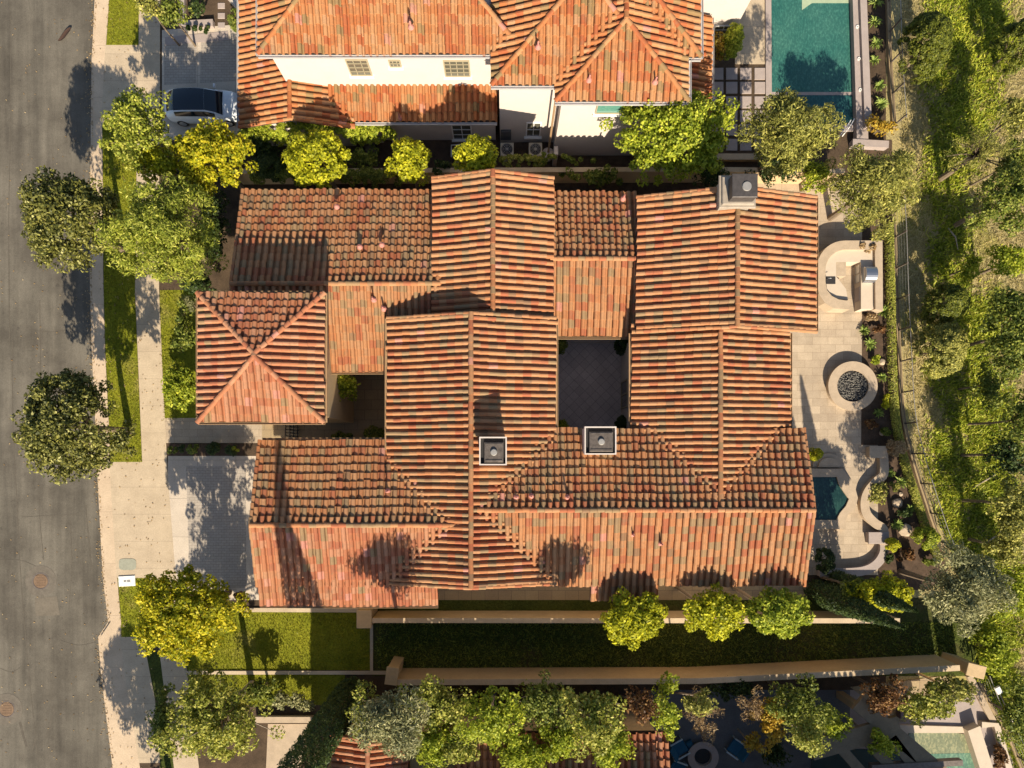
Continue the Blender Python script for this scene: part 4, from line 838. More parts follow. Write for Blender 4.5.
# east arm of the raised bar
q = [P(882.5,240.5,kz), P(883,311,kz), P(875.5,309,kz), P(875,249.5,kz)]
m.add([(v.x, v.y, GL) for v in q] + [(v.x, v.y, kz) for v in q], [(7,6,5,4), (4,5,1,0), (5,6,2,1), (6,7,3,2)])
m.obj('bar_top', stone, t)
cz = 0.92
def kp(m, px, z1=cz, z0=GL): pxprism(m, px, z0, z1)
m = MB(); kp(m, [(875,249.5), (846,249.5)] + [(846-20.5*math.sin(a), 270-20.5*math.cos(a)) for a in [math.pi/2*i/9 for i in range(1, 10)]] + [(825.5,276), (836,276), (836,262), (850,262), (860,262), (875,262)]); m.obj('worktop', stone_w, t)
m = MB(); kp(m, [(825.5,276), (836,276), (846,289), (848,300), (839,299), (832,295.5), (827,289.5)]); m.obj('worktop', stone_w, t)
m = MB(); kp(m, [(836,262), (846,262), (846,276), (836,276)], cz-0.003); m.obj('worktop', stone, t)
m = MB(); kp(m, [(861,262), (875,262), (875.4,309), (861,309)], cz-0.003); m.obj('worktop', stone_w, t)
m = MB(); cf = P(851, 285, cz); xw = P(861, 262, cz).x
for k, (ya, yb_, mt) in enumerate(((264, 272, steel), (273, 281, steel), (286, 300, stone_g))):
    a, b = P(861, ya, cz), P(861, yb_, cz); MB().box(xw-0.03, xw, b.y, a.y, 0.25, 0.8).obj('cabinet_door', mt, t)
# grill with arched hood
a, b = P(862, 267, cz), P(874, 283, cz); x0, x1, y0, y1 = a.x, b.x, b.y, a.y
gr = MB(); gr.box(x0, x1, y0, y1, 0.925, 1.06); gr = gr.obj('grill', steel, t)
m = MB(); K = 10; vs = []
for x in (x0+0.02, x1-0.02):
    for k in range(K+1): an = math.pi*k/K; vs.append((x, (y0+y1)/2+math.cos(an)*(y1-y0)/2*0.95, 1.06+math.sin(an)*0.36))
m.add(vs, [(k, k+1, K+2+k, K+1+k) for k in range(K)] + [tuple(range(K, -1, -1)), tuple(range(K+1, 2*K+2))]); m.obj('hood', steel, gr)
m = MB(); m.tube([(x0-0.04, y0+0.1, 1.15), (x0-0.04, y1-0.1, 1.15)], 0.02); m.obj('handle', steel, gr)
a = P(830, 280.5, cz); m = MB(); m.rbox(a.x, a.y, 0.62, 0.42, 0.921, 0.955, bev=0.01); sk = m.obj('sink', dark_m, t); m = MB(); m.tube([(a.x-0.22, a.y+0.05, 0.95), (a.x-0.22, a.y+0.05, 1.2), (a.x-0.08, a.y+0.05, 1.25)], 0.02); m.obj('tap', steel, sk)
# spa
sz = 0.5; t = thing('spa', 'small dark green spa pool with scalloped stone edge beside the house', 'spa pool', P(835, 497, GL))
wp = [(812,477), (837,477), (839,484), (844,492), (849,499), (846,506), (840,513), (837,520), (812,520)]
cp = [(800,468), (843,469), (849,477), (855,487), (858,498), (855,509), (848,514), (844,521), (846,529), (800,529)]
m = MB(); pxprism(m, wp, GL, 0.40); m.obj('water', spa_w, t)
po = [P(a, b, sz) for a, b in [(843,469), (849,477), (855,487), (858,498), (855,509), (848,515), (845,522), (846,529)]]; pi_ = [P(a, b, sz) for a, b in [(837,477), (839,484), (844,492), (849,499), (846,506), (840,513), (837,519), (837,520)]]
m = MB()
for i in range(len(po)-1):
    q = [po[i], po[i+1], pi_[i+1], pi_[i]]; m.add([(v.x, v.y, GL) for v in q] + [(v.x, v.y, sz) for v in q], [(7,6,5,4), (4,5,1,0), (6,7,3,2)])
a, b = P(798, 468.5, sz), P(843, 477, sz); m.add([(a.x,b.y,GL),(b.x,b.y,GL),(b.x,a.y,GL),(a.x,a.y,GL),(a.x,b.y,sz),(pi_[0].x,b.y,sz),(po[0].x,po[0].y,sz),(a.x,a.y,sz)], [(4,5,6,7), (3,2,6,7), (0,4,5,1)])
a, b = P(798, 520, sz), P(846, 529, sz); m.box(a.x, b.x, b.y, a.y, GL, sz-0.003)
a, b = P(806, 476, sz), P(812, 521, sz); m.box(a.x, b.x, b.y, a.y, GL, sz-0.006)
m.obj('coping', stone, t)
m = MB(); c = P(828, 467, 0.2)
for k, (r, z) in enumerate(((0.95, 0.25), (0.65, 0.38))):
    m.prism([(c.x + r*math.cos(an), c.y + r*math.sin(an)*0.85) for an in [math.pi*i/14 for i in range(15)]], GL, z)
m.obj('step', stone, t)
# curved seat walls
def pxs(pts, z): return [tuple(P(a, b, z)[:2]) for a, b in spline(pts, 5)]
wall(pxs([(884,458), (884,474), (876,482), (868,492), (865,503), (867,514), (875,523), (884,530), (884,545)], 0.55), 0.46, 0.55, 'curved stone seat wall bulging towards the spa', m1=stone, m2=stone,
     pil=[(XX(879,0.7), YY(452,0.7), 1.0, 0.62, 0.7, 0)], name='seat_wall', cat='seat wall')
wall(pxs([(884.5,543), (884,553), (878,563), (867,570), (850,572.5), (820,572.5)], 0.5), 0.46, 0.5, 'curved stone seat wall closing the lower end of the patio', m1=stone_g, m2=stone_g, pil=[(XX(879,0.65), YY(538,0.65), 1.1, 0.6, 0.65, 0)], name='seat_wall', cat='seat wall')

# ================================================================== FENCES on the east edge
def fence(pts, label, h=1.5, step=1.85, curb=True):
    w = [P(a, b, 0) for a, b in spline(pts, 6)]; t = thing('wire_fence', label, 'fence', w[0])
    if curb:
        g = MB(); band(g, [(p.x, p.y) for p in w], 0.22, 0.0, 0.32); g.obj('footing', plain_foot, t)
    g = MB(); g.tube([(p.x, p.y, h) for p in w], 0.020, 6); g.obj('top_rail', metal_g, t)
    g = MB(); g.tube([(p.x, p.y, 0.42) for p in w], 0.025, 6); g.obj('bottom_rail', bark, t)
    d = 0; nxt = 0.2
    for p, q in zip(w, w[1:]):
        L = (q-p).length
        while nxt < d + L:
            x = p.lerp(q, (nxt-d)/L); g = MB(); g.rbox(x.x, x.y, 0.075, 0.075, 0, h+0.02); g.obj('post', metal_d, t); nxt += step
        d += L
    for k in range(1, 4):
        g = MB(); z = 0.42 + (h-0.42)*k/4; g.tube([(p.x, p.y, z) for p in w], 0.004, 3); g.obj('wire', metal_g, t)
plain_foot = plain('tan_footing', (0.34, 0.25, 0.14), 0.9, 0.2, 2)
fence([(885,-30), (886,10), (888,70), (892,130)], 'wire fence with dark posts between the agave bed and the slope at the top')
fence([(890,205), (892,240), (894,300), (897,360), (899,400), (903,430), (912,465), (923,500), (935,535), (949,565)], 'long curving wire fence with dark posts between the patio garden and the slope')
fence([(972,668), (985,700), (1003,730), (1022,775)], 'wire fence climbing along the edge of the bottom right garden')
# hedge strip inside the fence is foliage (below); lamp lying against the slope
c = P(1018, 733, 0.2); d = P(998, 690, 1.6)
t = thing('floodlight_pole', 'thin pole with a small pale floodlight head on the slope at the bottom right', 'floodlight', (c.x, c.y, 0))
MB().tube([c, d], 0.03, 6).obj('pole', metal_g, t); m = MB(); m.rbox(d.x, d.y, 0.3, 0.42, d.z-0.03, d.z+0.09, 0.5, bev=0.02); m.obj('lamp_head', white_m, t)
for a, b, e, f, lb in ((974,487,996,474,'pale broken branch lying across the green slope beside the fence'), (986,543,1001,531,'short pale stick lying on the slope near the grey green tree'), (948,228,958,250,'thin pale stick lying on the dry grass at the top of the slope')):
    p, q = P(a, b, 0.2), P(e, f, 0.3); g = MB(); mid = p.lerp(q, 0.5)+Vector((0.1, 0.08, 0.08)); g.tube([p, mid, q], [0.05, 0.04, 0.02], 6); tag(g.obj('branch', bark_p, base=p), lb, 'branch')

# ================================================================== SOUTH NEIGHBOUR
sh = thing('house', 'southern neighbour house with dark shaded tile roofs at the bottom edge', 'house', P(560, 800, 0))
zr = 6.6
gable_ns(sh, 's1', tile_pink, XX(368,zr), zr, XX(330,6.2), XX(408,6.2), YY(840,zr), YY(740,zr), 0.3, 80, wmat=stucco_tan)
yr = -17.5
slope('roof', tile_pink, (XX(455,5.6), YY(732,5.6), 5.6, 0, -0.3), [(XX(455,5.6), YY(732,5.6)), (XX(668,5.6), YY(732,5.6)), (XX(668,5.6), -18.2), (XX(455,5.6), -18.2)], sh, seed=84)
slope('roof', tile_pink, (XX(455,5.6), -18.2-(-14.1+18.2), 5.6, 0, 0.3), [(XX(455,5.6), -18.2), (XX(668,5.6), -18.2), (XX(668,5.6), -22.2), (XX(455,5.6), -22.2)], sh, seed=85)
MB().box(XX(410,5.6), XX(662,5.6), -21.8, YY(732,5.6)-0.6, 0, 5.5).obj('wall', stucco_tan, sh)
hip(sh, tile_pink, -10.05, 8.0, -27.0, -16.3, 6.9, 0.30, 88, wmat=stucco_tan)  # unseen wing added out of view to shade the lawn and garden
hip(sh, tile_pink, 7.0, 25.2, -31.0, -19.3, 7.2, 0.30, 98, wmat=stucco_tan)  # unseen wing added and widened to shade the patio and pergola
g = MB(); g.box(XX(640,2.6), XX(668,2.6), YY(745,2.6), YY(722,2.6), 2.5, 2.64); g.obj('flat_roof', metal_d, sh)
# path slab and retaining corner in the south front garden
sheet('front_path', [(268,724), (308,724), (300,768), (290,860), (262,860)], GL+0.03, stone)
wall([tuple(P(255,720,0.5)[:2]), tuple(P(312,720,0.5)[:2])], 0.3, 0.5, 'low stone wall below the white flowers at the bottom left', m1=stone, m2=stone)
# south neighbour patio: fire bowl and blue chairs
c = P(703, 757, 0.5); t = thing('fire_bowl', 'round grey fire bowl with black centre on the bottom dark patio', 'fire bowl', (c.x, c.y, GL))
MB().lathe(c.x, c.y, [(0.75, GL), (0.92, 0.5), (0.92, 0.55), (0.52, 0.55), (0.48, 0.3), (0.0, 0.28)], 36).obj('bowl', stone_g, t); MB().cyl(c.x, c.y, 0.29, 0.36, 0.47, n=24).obj('burner', black_m, t)
blue = plain('blue_cushion', (0.02, 0.10, 0.17), 0.8, 0.1); pale = plain('pale_blue_frame', (0.42, 0.50, 0.52), 0.6, 0.1)
for a, b, rt, lb in ((735, 747, R_(55), 'pale framed patio chair with blue cushion to the right of the fire bowl'), (679, 747, R_(-60), 'pale framed patio chair to the upper left of the fire bowl'), (677, 768, R_(-110), 'pale patio chair at the bottom edge, lower left of the fire bowl')):
    c = P(a, b, 0.4); garden_chair(c.x, c.y, rt, GL, lb, pale, blue, 'pale framed chairs around the fire bowl', 1.25)
c = P(690, 745, 0.4); g = MB(); g.rbox(c.x, c.y, 0.4, 0.42, GL, 0.42, 0.5, bev=0.05); tag(g.obj('ottoman', blue, base=(c.x, c.y, GL)), 'small dark blue stool beside the fire bowl', 'stool')
# pergola and pool at the bottom right
t = thing('pergola', 'stone pergola with broad diagonal beams over dark openings at the bottom right', 'pergola', P(850, 750, GL))
beam_m = plain('shade_toned_plaster', (0.22, 0.17, 0.11), 0.9, 0.2)  # plaster colour lowered to carry the shade over the beams
g = MB(); q = [P(858,703,3.0), P(945,778,3.0), P(780,778,3.0), P(815,748,3.0)]
for (a, b, c2, d2) in ((858,703,949,780), (838,745,878,790), (868,742,912,790), (892,738,928,785)):
    p, q2 = P(a, b, 3.0), P(c2, d2, 3.0); g2 = MB(); band(g2, [(p.x, p.y), (q2.x, q2.y)], 0.55 if a < 858 or a > 860 else 0.9, 2.72, 3.0); g2.obj('beam', beam_m, t)
p, q2 = P(812,751,3.0), P(900,726,3.0); g2 = MB(); band(g2, [(p.x, p.y), (q2.x, q2.y)], 1.1, 2.72, 2.997); g2.obj('beam', beam_m, t)
p, q2 = P(872,768,3.1), P(963,763,3.1); g2 = MB(); band(g2, [(p.x, p.y), (q2.x, q2.y)], 0.3, 2.72, 3.1); g2.obj('beam', metal_d, t)
for a, b in ((862,710), (818,752), (940,772)): c = P(a, b, 2.7); g2 = MB(); g2.rbox(c.x, c.y, 0.4, 0.4, GL, 2.72); g2.obj('column', stucco_tan, t)
MB().box(XX(810), XX(905), YY(800), YY(748), GL+0.01, 0.2).obj('deck', plain('dark_teal_floor', (0.03, 0.06, 0.06), 0.4), t)
t = thing('swimming_pool', 'pale green shallow swimming pool with stone coping at the bottom right', 'swimming pool', P(950, 745, GL))
g = MB(); pxprism(g, [(909,733), (945,731), (968,735), (990,800), (930,800), (905,755)], GL, GL+0.06); g.obj('water', pool_s, t)
g = MB(); pxprism(g, [(926,754), (972,753), (985,800), (940,800)], GL, GL+0.066); g.obj('deep_water', waterm('sage_pool_water', (0.10, 0.20, 0.14), (0.13, 0.23, 0.16)), t)
g = MB(); pxprism(g, [(899,725), (968,727), (969,733), (908,733), (905,755), (898,755)], GL, GL+0.14); pxprism(g, [(968,731), (980,726), (1003,800), (990,800)], GL, GL+0.6); g.obj('coping', stone_w, t)
wall([tuple(P(982,725,0.5)[:2]), tuple(P(997,725,0.5)[:2]), tuple(P(1010,770,0.5)[:2])], 0.3, 0.5, 'pale planter edge wrapping the bed beyond the bottom right pool', m1=stone_w, m2=stone_w)
wall([tuple(P(970,676,0.4)[:2]), tuple(P(985,705,0.4)[:2]), tuple(P(994,722,0.4)[:2])], 0.3, 0.4, 'narrow tan kerb wall running down from the boundary wall end pillar', m1=stone, m2=stone)
g = MB(); pxprism(g, [(850,687), (945,676), (960,690), (905,722), (896,722)], GL, GL+0.02); o = g.obj('stone_terrace', court_tan); o['kind'] = 'structure'
g = MB(); c = P(903,715,0.5); g.rbox(c.x, c.y, 0.4, 0.4, GL, 0.6, bev=0.03); tag(g.obj('planter_pot', plain('violet_pot', (0.22, 0.15, 0.16), 0.6), base=(c.x, c.y, GL)), 'small square violet brown pot at the pool corner', 'pot')

# ================================================================== PLANTS
def mesh_np(name, V, nf, mat, parent=None, base=(0, 0, 0)):
    """V: (nf*4,3) quads"""
    w = WL[parent.name] if parent is not None else Vector(base)
    V = V - np.array([w.x, w.y, w.z]); me = bpy.data.meshes.new(name)
    me.vertices.add(len(V)); me.vertices.foreach_set('co', V.astype(np.float32).ravel())
    me.loops.add(nf*4); me.loops.foreach_set('vertex_index', np.arange(nf*4, dtype=np.int32))
    me.polygons.add(nf); me.polygons.foreach_set('loop_start', np.arange(0, nf*4, 4, dtype=np.int32))
    try: me.polygons.foreach_set('loop_total', np.full(nf, 4, dtype=np.int32))
    except Exception: pass
    me.materials.append(mat); me.update(calc_edges=True)
    o = bpy.data.objects.new(name, me); COL.objects.link(o)
    if parent is not None: o.parent = parent
    else: o.location = w
    WL[o.name] = w; return o
def leaves(rs, C, N, L, W, spread=0.8):
    """quads at centres C with preferred normals N"""
    n = len(C); N = N + rs.normal(0, spread, (n, 3)); N /= np.linalg.norm(N, axis=1)[:, None]+1e-9
    A = np.cross(N, rs.normal(0, 1, (n, 3))); A /= np.linalg.norm(A, axis=1)[:, None]+1e-9; B = np.cross(N, A)
    l = (L*rs.uniform(0.7, 1.3, n))[:, None]; w = (W*rs.uniform(0.7, 1.3, n))[:, None]
    V = np.stack([C - A*l*0.5, C + B*w*0.5 - A*l*0.05, C + A*l*0.5, C - B*w*0.5 - A*l*0.05], 1)
    return V.reshape(-1, 3)
def crown_pts(rs, c, r, nclump, rc, per, shell=0.55, drop=0.35):
    d = rs.normal(0, 1, (nclump, 3)); d[:, 2] = np.where(d[:, 2] < -0.35, -d[:, 2], d[:, 2]); kt = nclump//6; d[:kt, :2] *= 0.45; d[:kt, 2] = np.abs(d[:kt, 2])+0.5; d /= np.linalg.norm(d, axis=1)[:, None]
    rad = rs.uniform(shell, 1.0, nclump)**0.6
    wob = 1 + (0 if shell > 0.8 else 0.15 if shell == 0.45 else 0.45 if shell in (0.5, 0.4) else 1)*0.16*np.sin(3*np.arctan2(d[:, 1], d[:, 0]) + rs.uniform(0, 6)) + (0 if shell > 0.8 else 0.4 if shell in (0.45, 0.5) else 1)*0.10*np.sin(5*np.arctan2(d[:, 1], d[:, 0]) + rs.uniform(0, 6))
    CC = np.array(c) + d*rad[:, None]*wob[:, None]*(np.array(r) - rc*0.35)
    rcs = rc*rs.uniform(0.6, 1.25, nclump)
    idx = np.repeat(np.arange(nclump), per); e = rs.normal(0, 1, (len(idx), 3)); e /= np.linalg.norm(e, axis=1)[:, None]
    pos = CC[idx] + e*(rcs[idx]*rs.uniform(0.65, 1.0, len(idx)))[:, None]*np.array([1, 1, 0.75])
    return CC, pos, e + np.array([0, 0, 0.5])
STY = {  # leaf length, width, clump radius, clumps per m2, leaves per clump, shell, spread
    'round': (0.19, 0.10, 0.42, 8.0, 75, 0.5, 0.8), 'ball': (0.16, 0.10, 0.30, 8.0, 60, 0.75, 0.5), 'globe': (0.17, 0.11, 0.34, 9.5, 85, 0.45, 0.7), 'airy': (0.21, 0.06, 0.50, 6.0, 110, 0.2, 0.9),
    'loose': (0.17, 0.10, 0.38, 6.0, 60, 0.2, 0.9), 'lobed': (0.17, 0.11, 0.38, 8.5, 75, 0.4, 0.75), 'dense': (0.11, 0.07, 0.22, 24.0, 110, 0.93, 0.4), 'twig': (0.17, 0.035, 0.32, 3.2, 60, 0.15, 1.2)}
tseed = [100]
def tree(px, py, rx, ry, zc, mat, sty, name, label, cat='tree', group=None, hz=None, bk=None, twigs=False, trunk=True, lean=(0, 0)):
    tseed[0] += 1; rs = np.random.RandomState(tseed[0]); r0 = random.Random(tseed[0])
    c = P(px, py, zc); k = (H-zc)/F; RX, RY = rx*k, ry*k; RZ = hz if hz else min(0.8*min(RX, RY), zc*0.75)
    RZ = min(RZ, zc-0.15)
    L, W, rc, dens, per, shell, sp = STY[sty]; rc = min(rc, 0.5*min(RX, RY)); base = (c.x+lean[0], c.y+lean[1], GL)
    nc = max(8, int(dens*math.pi*RX*RY*(1.0+0.5*RZ/max(RX, RY)))); t = thing(name, label, cat, base, group)
    CC, pos, N = crown_pts(rs, c, (RX, RY, RZ), nc, rc, per, shell)
    keep = pos[:, 2] > GL+0.02; pos, N = pos[keep], N[keep]
    V = leaves(rs, pos, N, L, W, sp); mesh_np('crown', V, len(pos), mat, t)
    if trunk:
        b = bk or bark; g = MB(); tr = max(0.05, min(0.2, RX*0.06)); zt = max(GL+0.1, zc-RZ*0.5)
        b0 = Vector(base); fork = Vector((c.x, c.y, zt)); mid = b0.lerp(fork, 0.5)+Vector((r0.uniform(-.1, .1), r0.uniform(-.1, .1), 0))
        g.tube([b0, mid, fork], [tr*1.3, tr, tr*0.8], 8); g.obj('trunk', b, t)
        g = MB(); sel = list(range(len(CC))); r0.shuffle(sel)
        for i in sel[:(60 if twigs else 14)]:
            e = Vector(CC[i]); m1 = fork.lerp(e, 0.5)+Vector((r0.uniform(-.15, .15), r0.uniform(-.15, .15), 0.12))
            g.tube([fork - Vector((0, 0, 0.1)), m1, e], [tr*(0.35 if twigs else 0.5), tr*0.22, 0.012], 5)
        g.obj('limb', b, t)
    return t
def cypress(px, py, base_px, h, r, label, group=None, mat=None, tipdir=1.6):
    """narrow conical evergreen standing at ground pixel base_px"""
    tseed[0] += 1; rs = np.random.RandomState(tseed[0]); b = P(*base_px, 0); t = thing('cypress_tree', label, 'tree', (b.x, b.y, GL), group)
    n = int(900*h*r); z = rs.uniform(0.25, h, n); rad = r*np.minimum(1, (h-z)/h*tipdir)**0.8*rs.uniform(0.7, 1.0, n); a = rs.uniform(0, 6.283, n)
    pos = np.stack([b.x+rad*np.cos(a), b.y+rad*np.sin(a), z], 1); N = np.stack([np.cos(a), np.sin(a), np.full(n, 0.4)], 1)
    V = leaves(rs, pos, N, 0.22, 0.07, 0.5); mesh_np('crown', V, n, mat or L_dark, t); MB().tube([(b.x, b.y, 0), (b.x, b.y, h*0.8)], [0.12, 0.04], 7).obj('trunk', bark, t)
gS = 'round crowned trees along the street kerb'
tree(72, 222, 48, 49, 5.2, L_street, 'round', 'street_tree', 'round olive green street tree overhanging the asphalt, the upper one of two', group=gS)
tree(77, 427, 56, 54, 5.2, L_street, 'round', 'street_tree', 'large round olive green street tree overhanging the asphalt, level with the entry tower', group=gS)
tree(128, 866, 60, 55, 5.2, L_street, 'round', 'street_tree', 'round street tree just below the bottom left edge shading the lower driveway apron', group=gS)
tree(140, 132, 38, 42, 5.0, L_verge, 'loose', 'garden_tree', 'olive green tree at the lower left of the white car')
tree(215, 160, 38, 36, 4.6, L_yellow, 'lobed', 'garden_tree', 'bright yellow tree directly below the white car')
tree(160, 163, 28, 20, 4.4, L_yg, 'lobed', 'garden_tree', 'yellow green tree between the olive tree and the bright yellow tree')
tree(170, 236, 57, 58, 5.4, L_verge, 'airy', 'garden_tree', 'large feathery green tree over the sidewalk beside the upper left roof')
tree(188, 612, 52, 50, 5.4, L_yellow, 'lobed', 'garden_tree', 'large golden yellow tree at the lower left corner of the driveway')
gB = 'round yellow trees along the north wall'
tree(319, 160, 34, 29, 4.6, L_yg, 'globe', 'ball_tree', 'largest yellow round tree of the row below the top house, left end', group=gB)
tree(408, 162, 23, 23, 4.4, L_yg, 'globe', 'ball_tree', 'yellow round tree below the low porch of the top house', group=gB)
tree(476, 158, 22, 22, 6.0, L_yg, 'globe', 'ball_tree', 'small yellow round tree just above the north gable roof', group=gB)
gC = 'round trees along the south garden wall'
tree(633, 617, 35, 29, 7.1, L_yg, 'globe', 'ball_tree', 'round yellow green tree by the south roof, left of the row of three', group=gC)
tree(711, 612, 33, 26, 7.1, L_yg, 'globe', 'ball_tree', 'round yellow green tree by the south roof, middle of the row of three', group=gC)
tree(778, 611, 34, 25, 7.1, L_lime, 'globe', 'ball_tree', 'round darker green tree by the south roof, right of the row of three', group=gC)
tree(672, 135, 62, 48, 5.2, L_lime, 'lobed', 'garden_tree', 'broad lime green tree in front of the top house east wall')
tree(787, 138, 46, 44, 5.6, L_olive, 'airy', 'olive_tree', 'olive tree over the lower left corner of the teal pool')
tree(868, 190, 46, 44, 4.4, L_olive, 'airy', 'olive_tree', 'grey green olive tree between the pool and the outdoor kitchen')
tree(815, 178, 22, 16, 2.0, L_lime, 'loose', 'shrub', 'loose lime shrub beside the top right roof corner', 'shrub')
# hillside
tree(922, 50, 21, 31, 2.1, L_hedge, 'dense', 'clipped_shrub', 'tall oval clipped yellow green shrub on the slope beside the teal pool', 'shrub', hz=1.9)
tree(1014, 48, 19, 21, 1.9, L_hedge, 'dense', 'round_shrub', 'round olive shrub at the upper right edge of the slope', 'shrub', hz=1.7)
tree(1004, 200, 38, 34, 4.2, L_green, 'loose', 'oak_tree', 'wide loose green oak on the upper right slope')
tree(985, 150, 44, 30, 4.0, L_olive, 'twig', 'oak_tree', 'sparse olive oak with bare limbs above the wide green oak', twigs=True)
tree(1008, 262, 26, 18, 2.6, L_lime, 'loose', 'oak_tree', 'light green low tree between the two green oaks at the right edge')
tree(1012, 118, 18, 20, 3.4, L_olive, 'loose', 'oak_tree', 'small olive tree at the right edge below the round shrub')
tree(941, 305, 17, 18, 2.0, L_hedge, 'dense', 'round_shrub', 'small round green shrub on the slope, upper of a touching pair', 'shrub', hz=1.8)
tree(938, 350, 20, 27, 2.0, L_olive, 'dense', 'round_shrub', 'larger olive green shrub on the slope, lower of a touching pair', 'shrub', hz=1.8)
tree(1012, 335, 30, 46, 4.6, L_green, 'round', 'oak_tree', 'dense green oak cut by the right edge of the photo')
tree(1018, 420, 20, 34, 4.2, L_green, 'loose', 'oak_tree', 'loose green oak at the right edge below the dense one')
tree(1012, 505, 26, 36, 4.2, L_olive, 'loose', 'oak_tree', 'sparse olive oak at the right edge above the grey green olive tree')
tree(960, 588, 46, 44, 5.5, L_grey, 'airy', 'olive_tree', 'large silvery grey green olive tree at the bottom end of the fence')
tree(1010, 590, 22, 36, 2.2, L_lime, 'loose', 'shrub', 'bright green loose shrub right of the silvery olive tree', 'shrub')
tree(992, 650, 24, 34, 1.4, L_lime, 'loose', 'shrub', 'spreading lime shrub beyond the boundary wall end pillar', 'shrub', hz=0.9)
tree(1014, 715, 16, 40, 1.6, L_green, 'loose', 'shrub', 'green shrub at the lower right edge beyond the floodlight pole', 'shrub')
for a, b, rx, ry, zc, mt, lb in ((1014,160,16,26,3.6,L_green,'green tree at the right edge beside the sparse olive oak'), (1004,455,24,22,3.6,L_dark,'dark green tree at the right edge above the pale broken branch'), (985,385,14,24,2.4,L_green,'narrow green bush left of the loose green oak at the right edge'), (1003,545,24,18,3.0,L_olive,'olive bush between the short stick and the right edge'), (968,268,12,14,1.8,L_lime,'small lime bush on the slope right of the touching pair')):
    tree(a, b, rx, ry, zc, mt, 'loose', 'oak_tree' if zc > 2.9 else 'shrub', lb, 'tree' if zc > 2.9 else 'shrub')
# patio garden
tree(925, 538, 11.5, 10, 0.9, L_lime, 'dense', 'topiary_ball', 'clipped round green bush near the lower end of the fence', 'bush', hz=0.75)
tree(891, 545, 7, 6, 0.8, L_yg, 'dense', 'small_bush', 'small yellow green bush against the lower seat wall', 'bush', hz=0.5)
tree(896, 448, 8.5, 8.5, 0.7, L_dry, 'dense', 'small_bush', 'brown grey round bush beside the upper seat wall pillar', 'bush', hz=0.5)
tree(815, 455, 6, 6, 0.8, L_yg, 'dense', 'small_bush', 'small yellow green bush beside the corner of the east roof', 'bush', hz=0.5)
tree(878, 491, 13, 14, 0.5, L_olive, 'loose', 'small_bush', 'loose olive bush inside the curve of the seat wall', 'bush', hz=0.4)
tree(883, 592, 31, 20, 4.8, L_yg, 'lobed', 'garden_tree', 'yellow green tree below the curved patio seat wall')
tree(856, 590, 22, 13, 4.3, L_green, 'loose', 'shrub', 'green shrub left of the yellow green tree below the patio', 'shrub')
tree(865, 249, 9, 6, 0.8, L_dry, 'loose', 'small_bush', 'tan dry bush at the top right corner of the outdoor kitchen', 'bush', hz=0.5)
tree(824, 560, 7, 12, 1.2, L_dark, 'dense', 'small_bush', 'dark green bush between the south roof corner and the lower patio', 'bush', hz=0.9)
gA = 'rosette plants in the garden beds'
def agave(px, py, r, label, mat=None, n=22, group=gA, z=GL):
    tseed[0] += 1; rs = random.Random(tseed[0]); c = P(px, py, z+0.2); g = MB()
    for k in range(n):
        a = k*2.4; l = r*rs.uniform(0.75, 1.1); w = r*0.10; el = rs.uniform(0.15, 0.9); pts = []
        dx, dy = math.cos(a), math.sin(a)
        for s_, ww, hh in ((0.05, 0.6, 0.02), (0.4, 1.0, 0.55), (0.75, 0.7, 0.75), (1.0, 0.05, 0.6)):
            x, y, zz = c.x+dx*l*s_*math.cos(el), c.y+dy*l*s_*math.cos(el), z+0.05+l*hh*math.sin(el)+0.1*hh
            pts += [(x-dy*w*ww, y+dx*w*ww, zz+0.02), (x, y, zz-0.02), (x+dy*w*ww, y-dx*w*ww, zz+0.02)]
        g.add(pts, [(j*3+q, j*3+q+1, j*3+q+4, j*3+q+3) for j in range(3) for q in range(2)])
    o = g.obj('agave', mat or L_agave, base=(c.x, c.y, z)); tag(o, label, 'agave', group)
for a, b, r, lb in ((876,3,.5,'lime agave at the top of the strip beside the pool wall'), (875,22,.5,'lime agave second from the top beside the pool wall'), (876,43,.48,'lime agave third from the top beside the pool wall'), (874,61,.42,'lime agave fourth from the top beside the pool wall'), (879,86,.48,'lime agave fifth from the top beside the pool wall'), (880,104,.55,'lime agave sixth from the top beside the pool wall'),
                    (870,344,.5,'green agave in the bed above the fire pit'), (882,377,.4,'green agave in the bed right of the fire pit'), (878,413,.42,'green agave in the bed below right of the fire pit'), (890,473,.4,'green agave just right of the curved seat wall top'), (901,482,.5,'green agave in the middle of the dark bed beside the fence'), (910,509,.42,'green agave nearest the fence in the dark bed'), (897,524,.48,'green agave above the clipped round bush, near the seat wall'), (884,312,.5,'spiky yellow green agave below the outdoor kitchen'), (864,331,.4,'dark spiky agave left of the bed above the fire pit')):
    agave(a, b, r, lb)
tree(880, 128, 14, 12, 0.9, L_amber, 'loose', 'small_bush', 'amber and green bush below the agave strip', 'bush', hz=0.6)
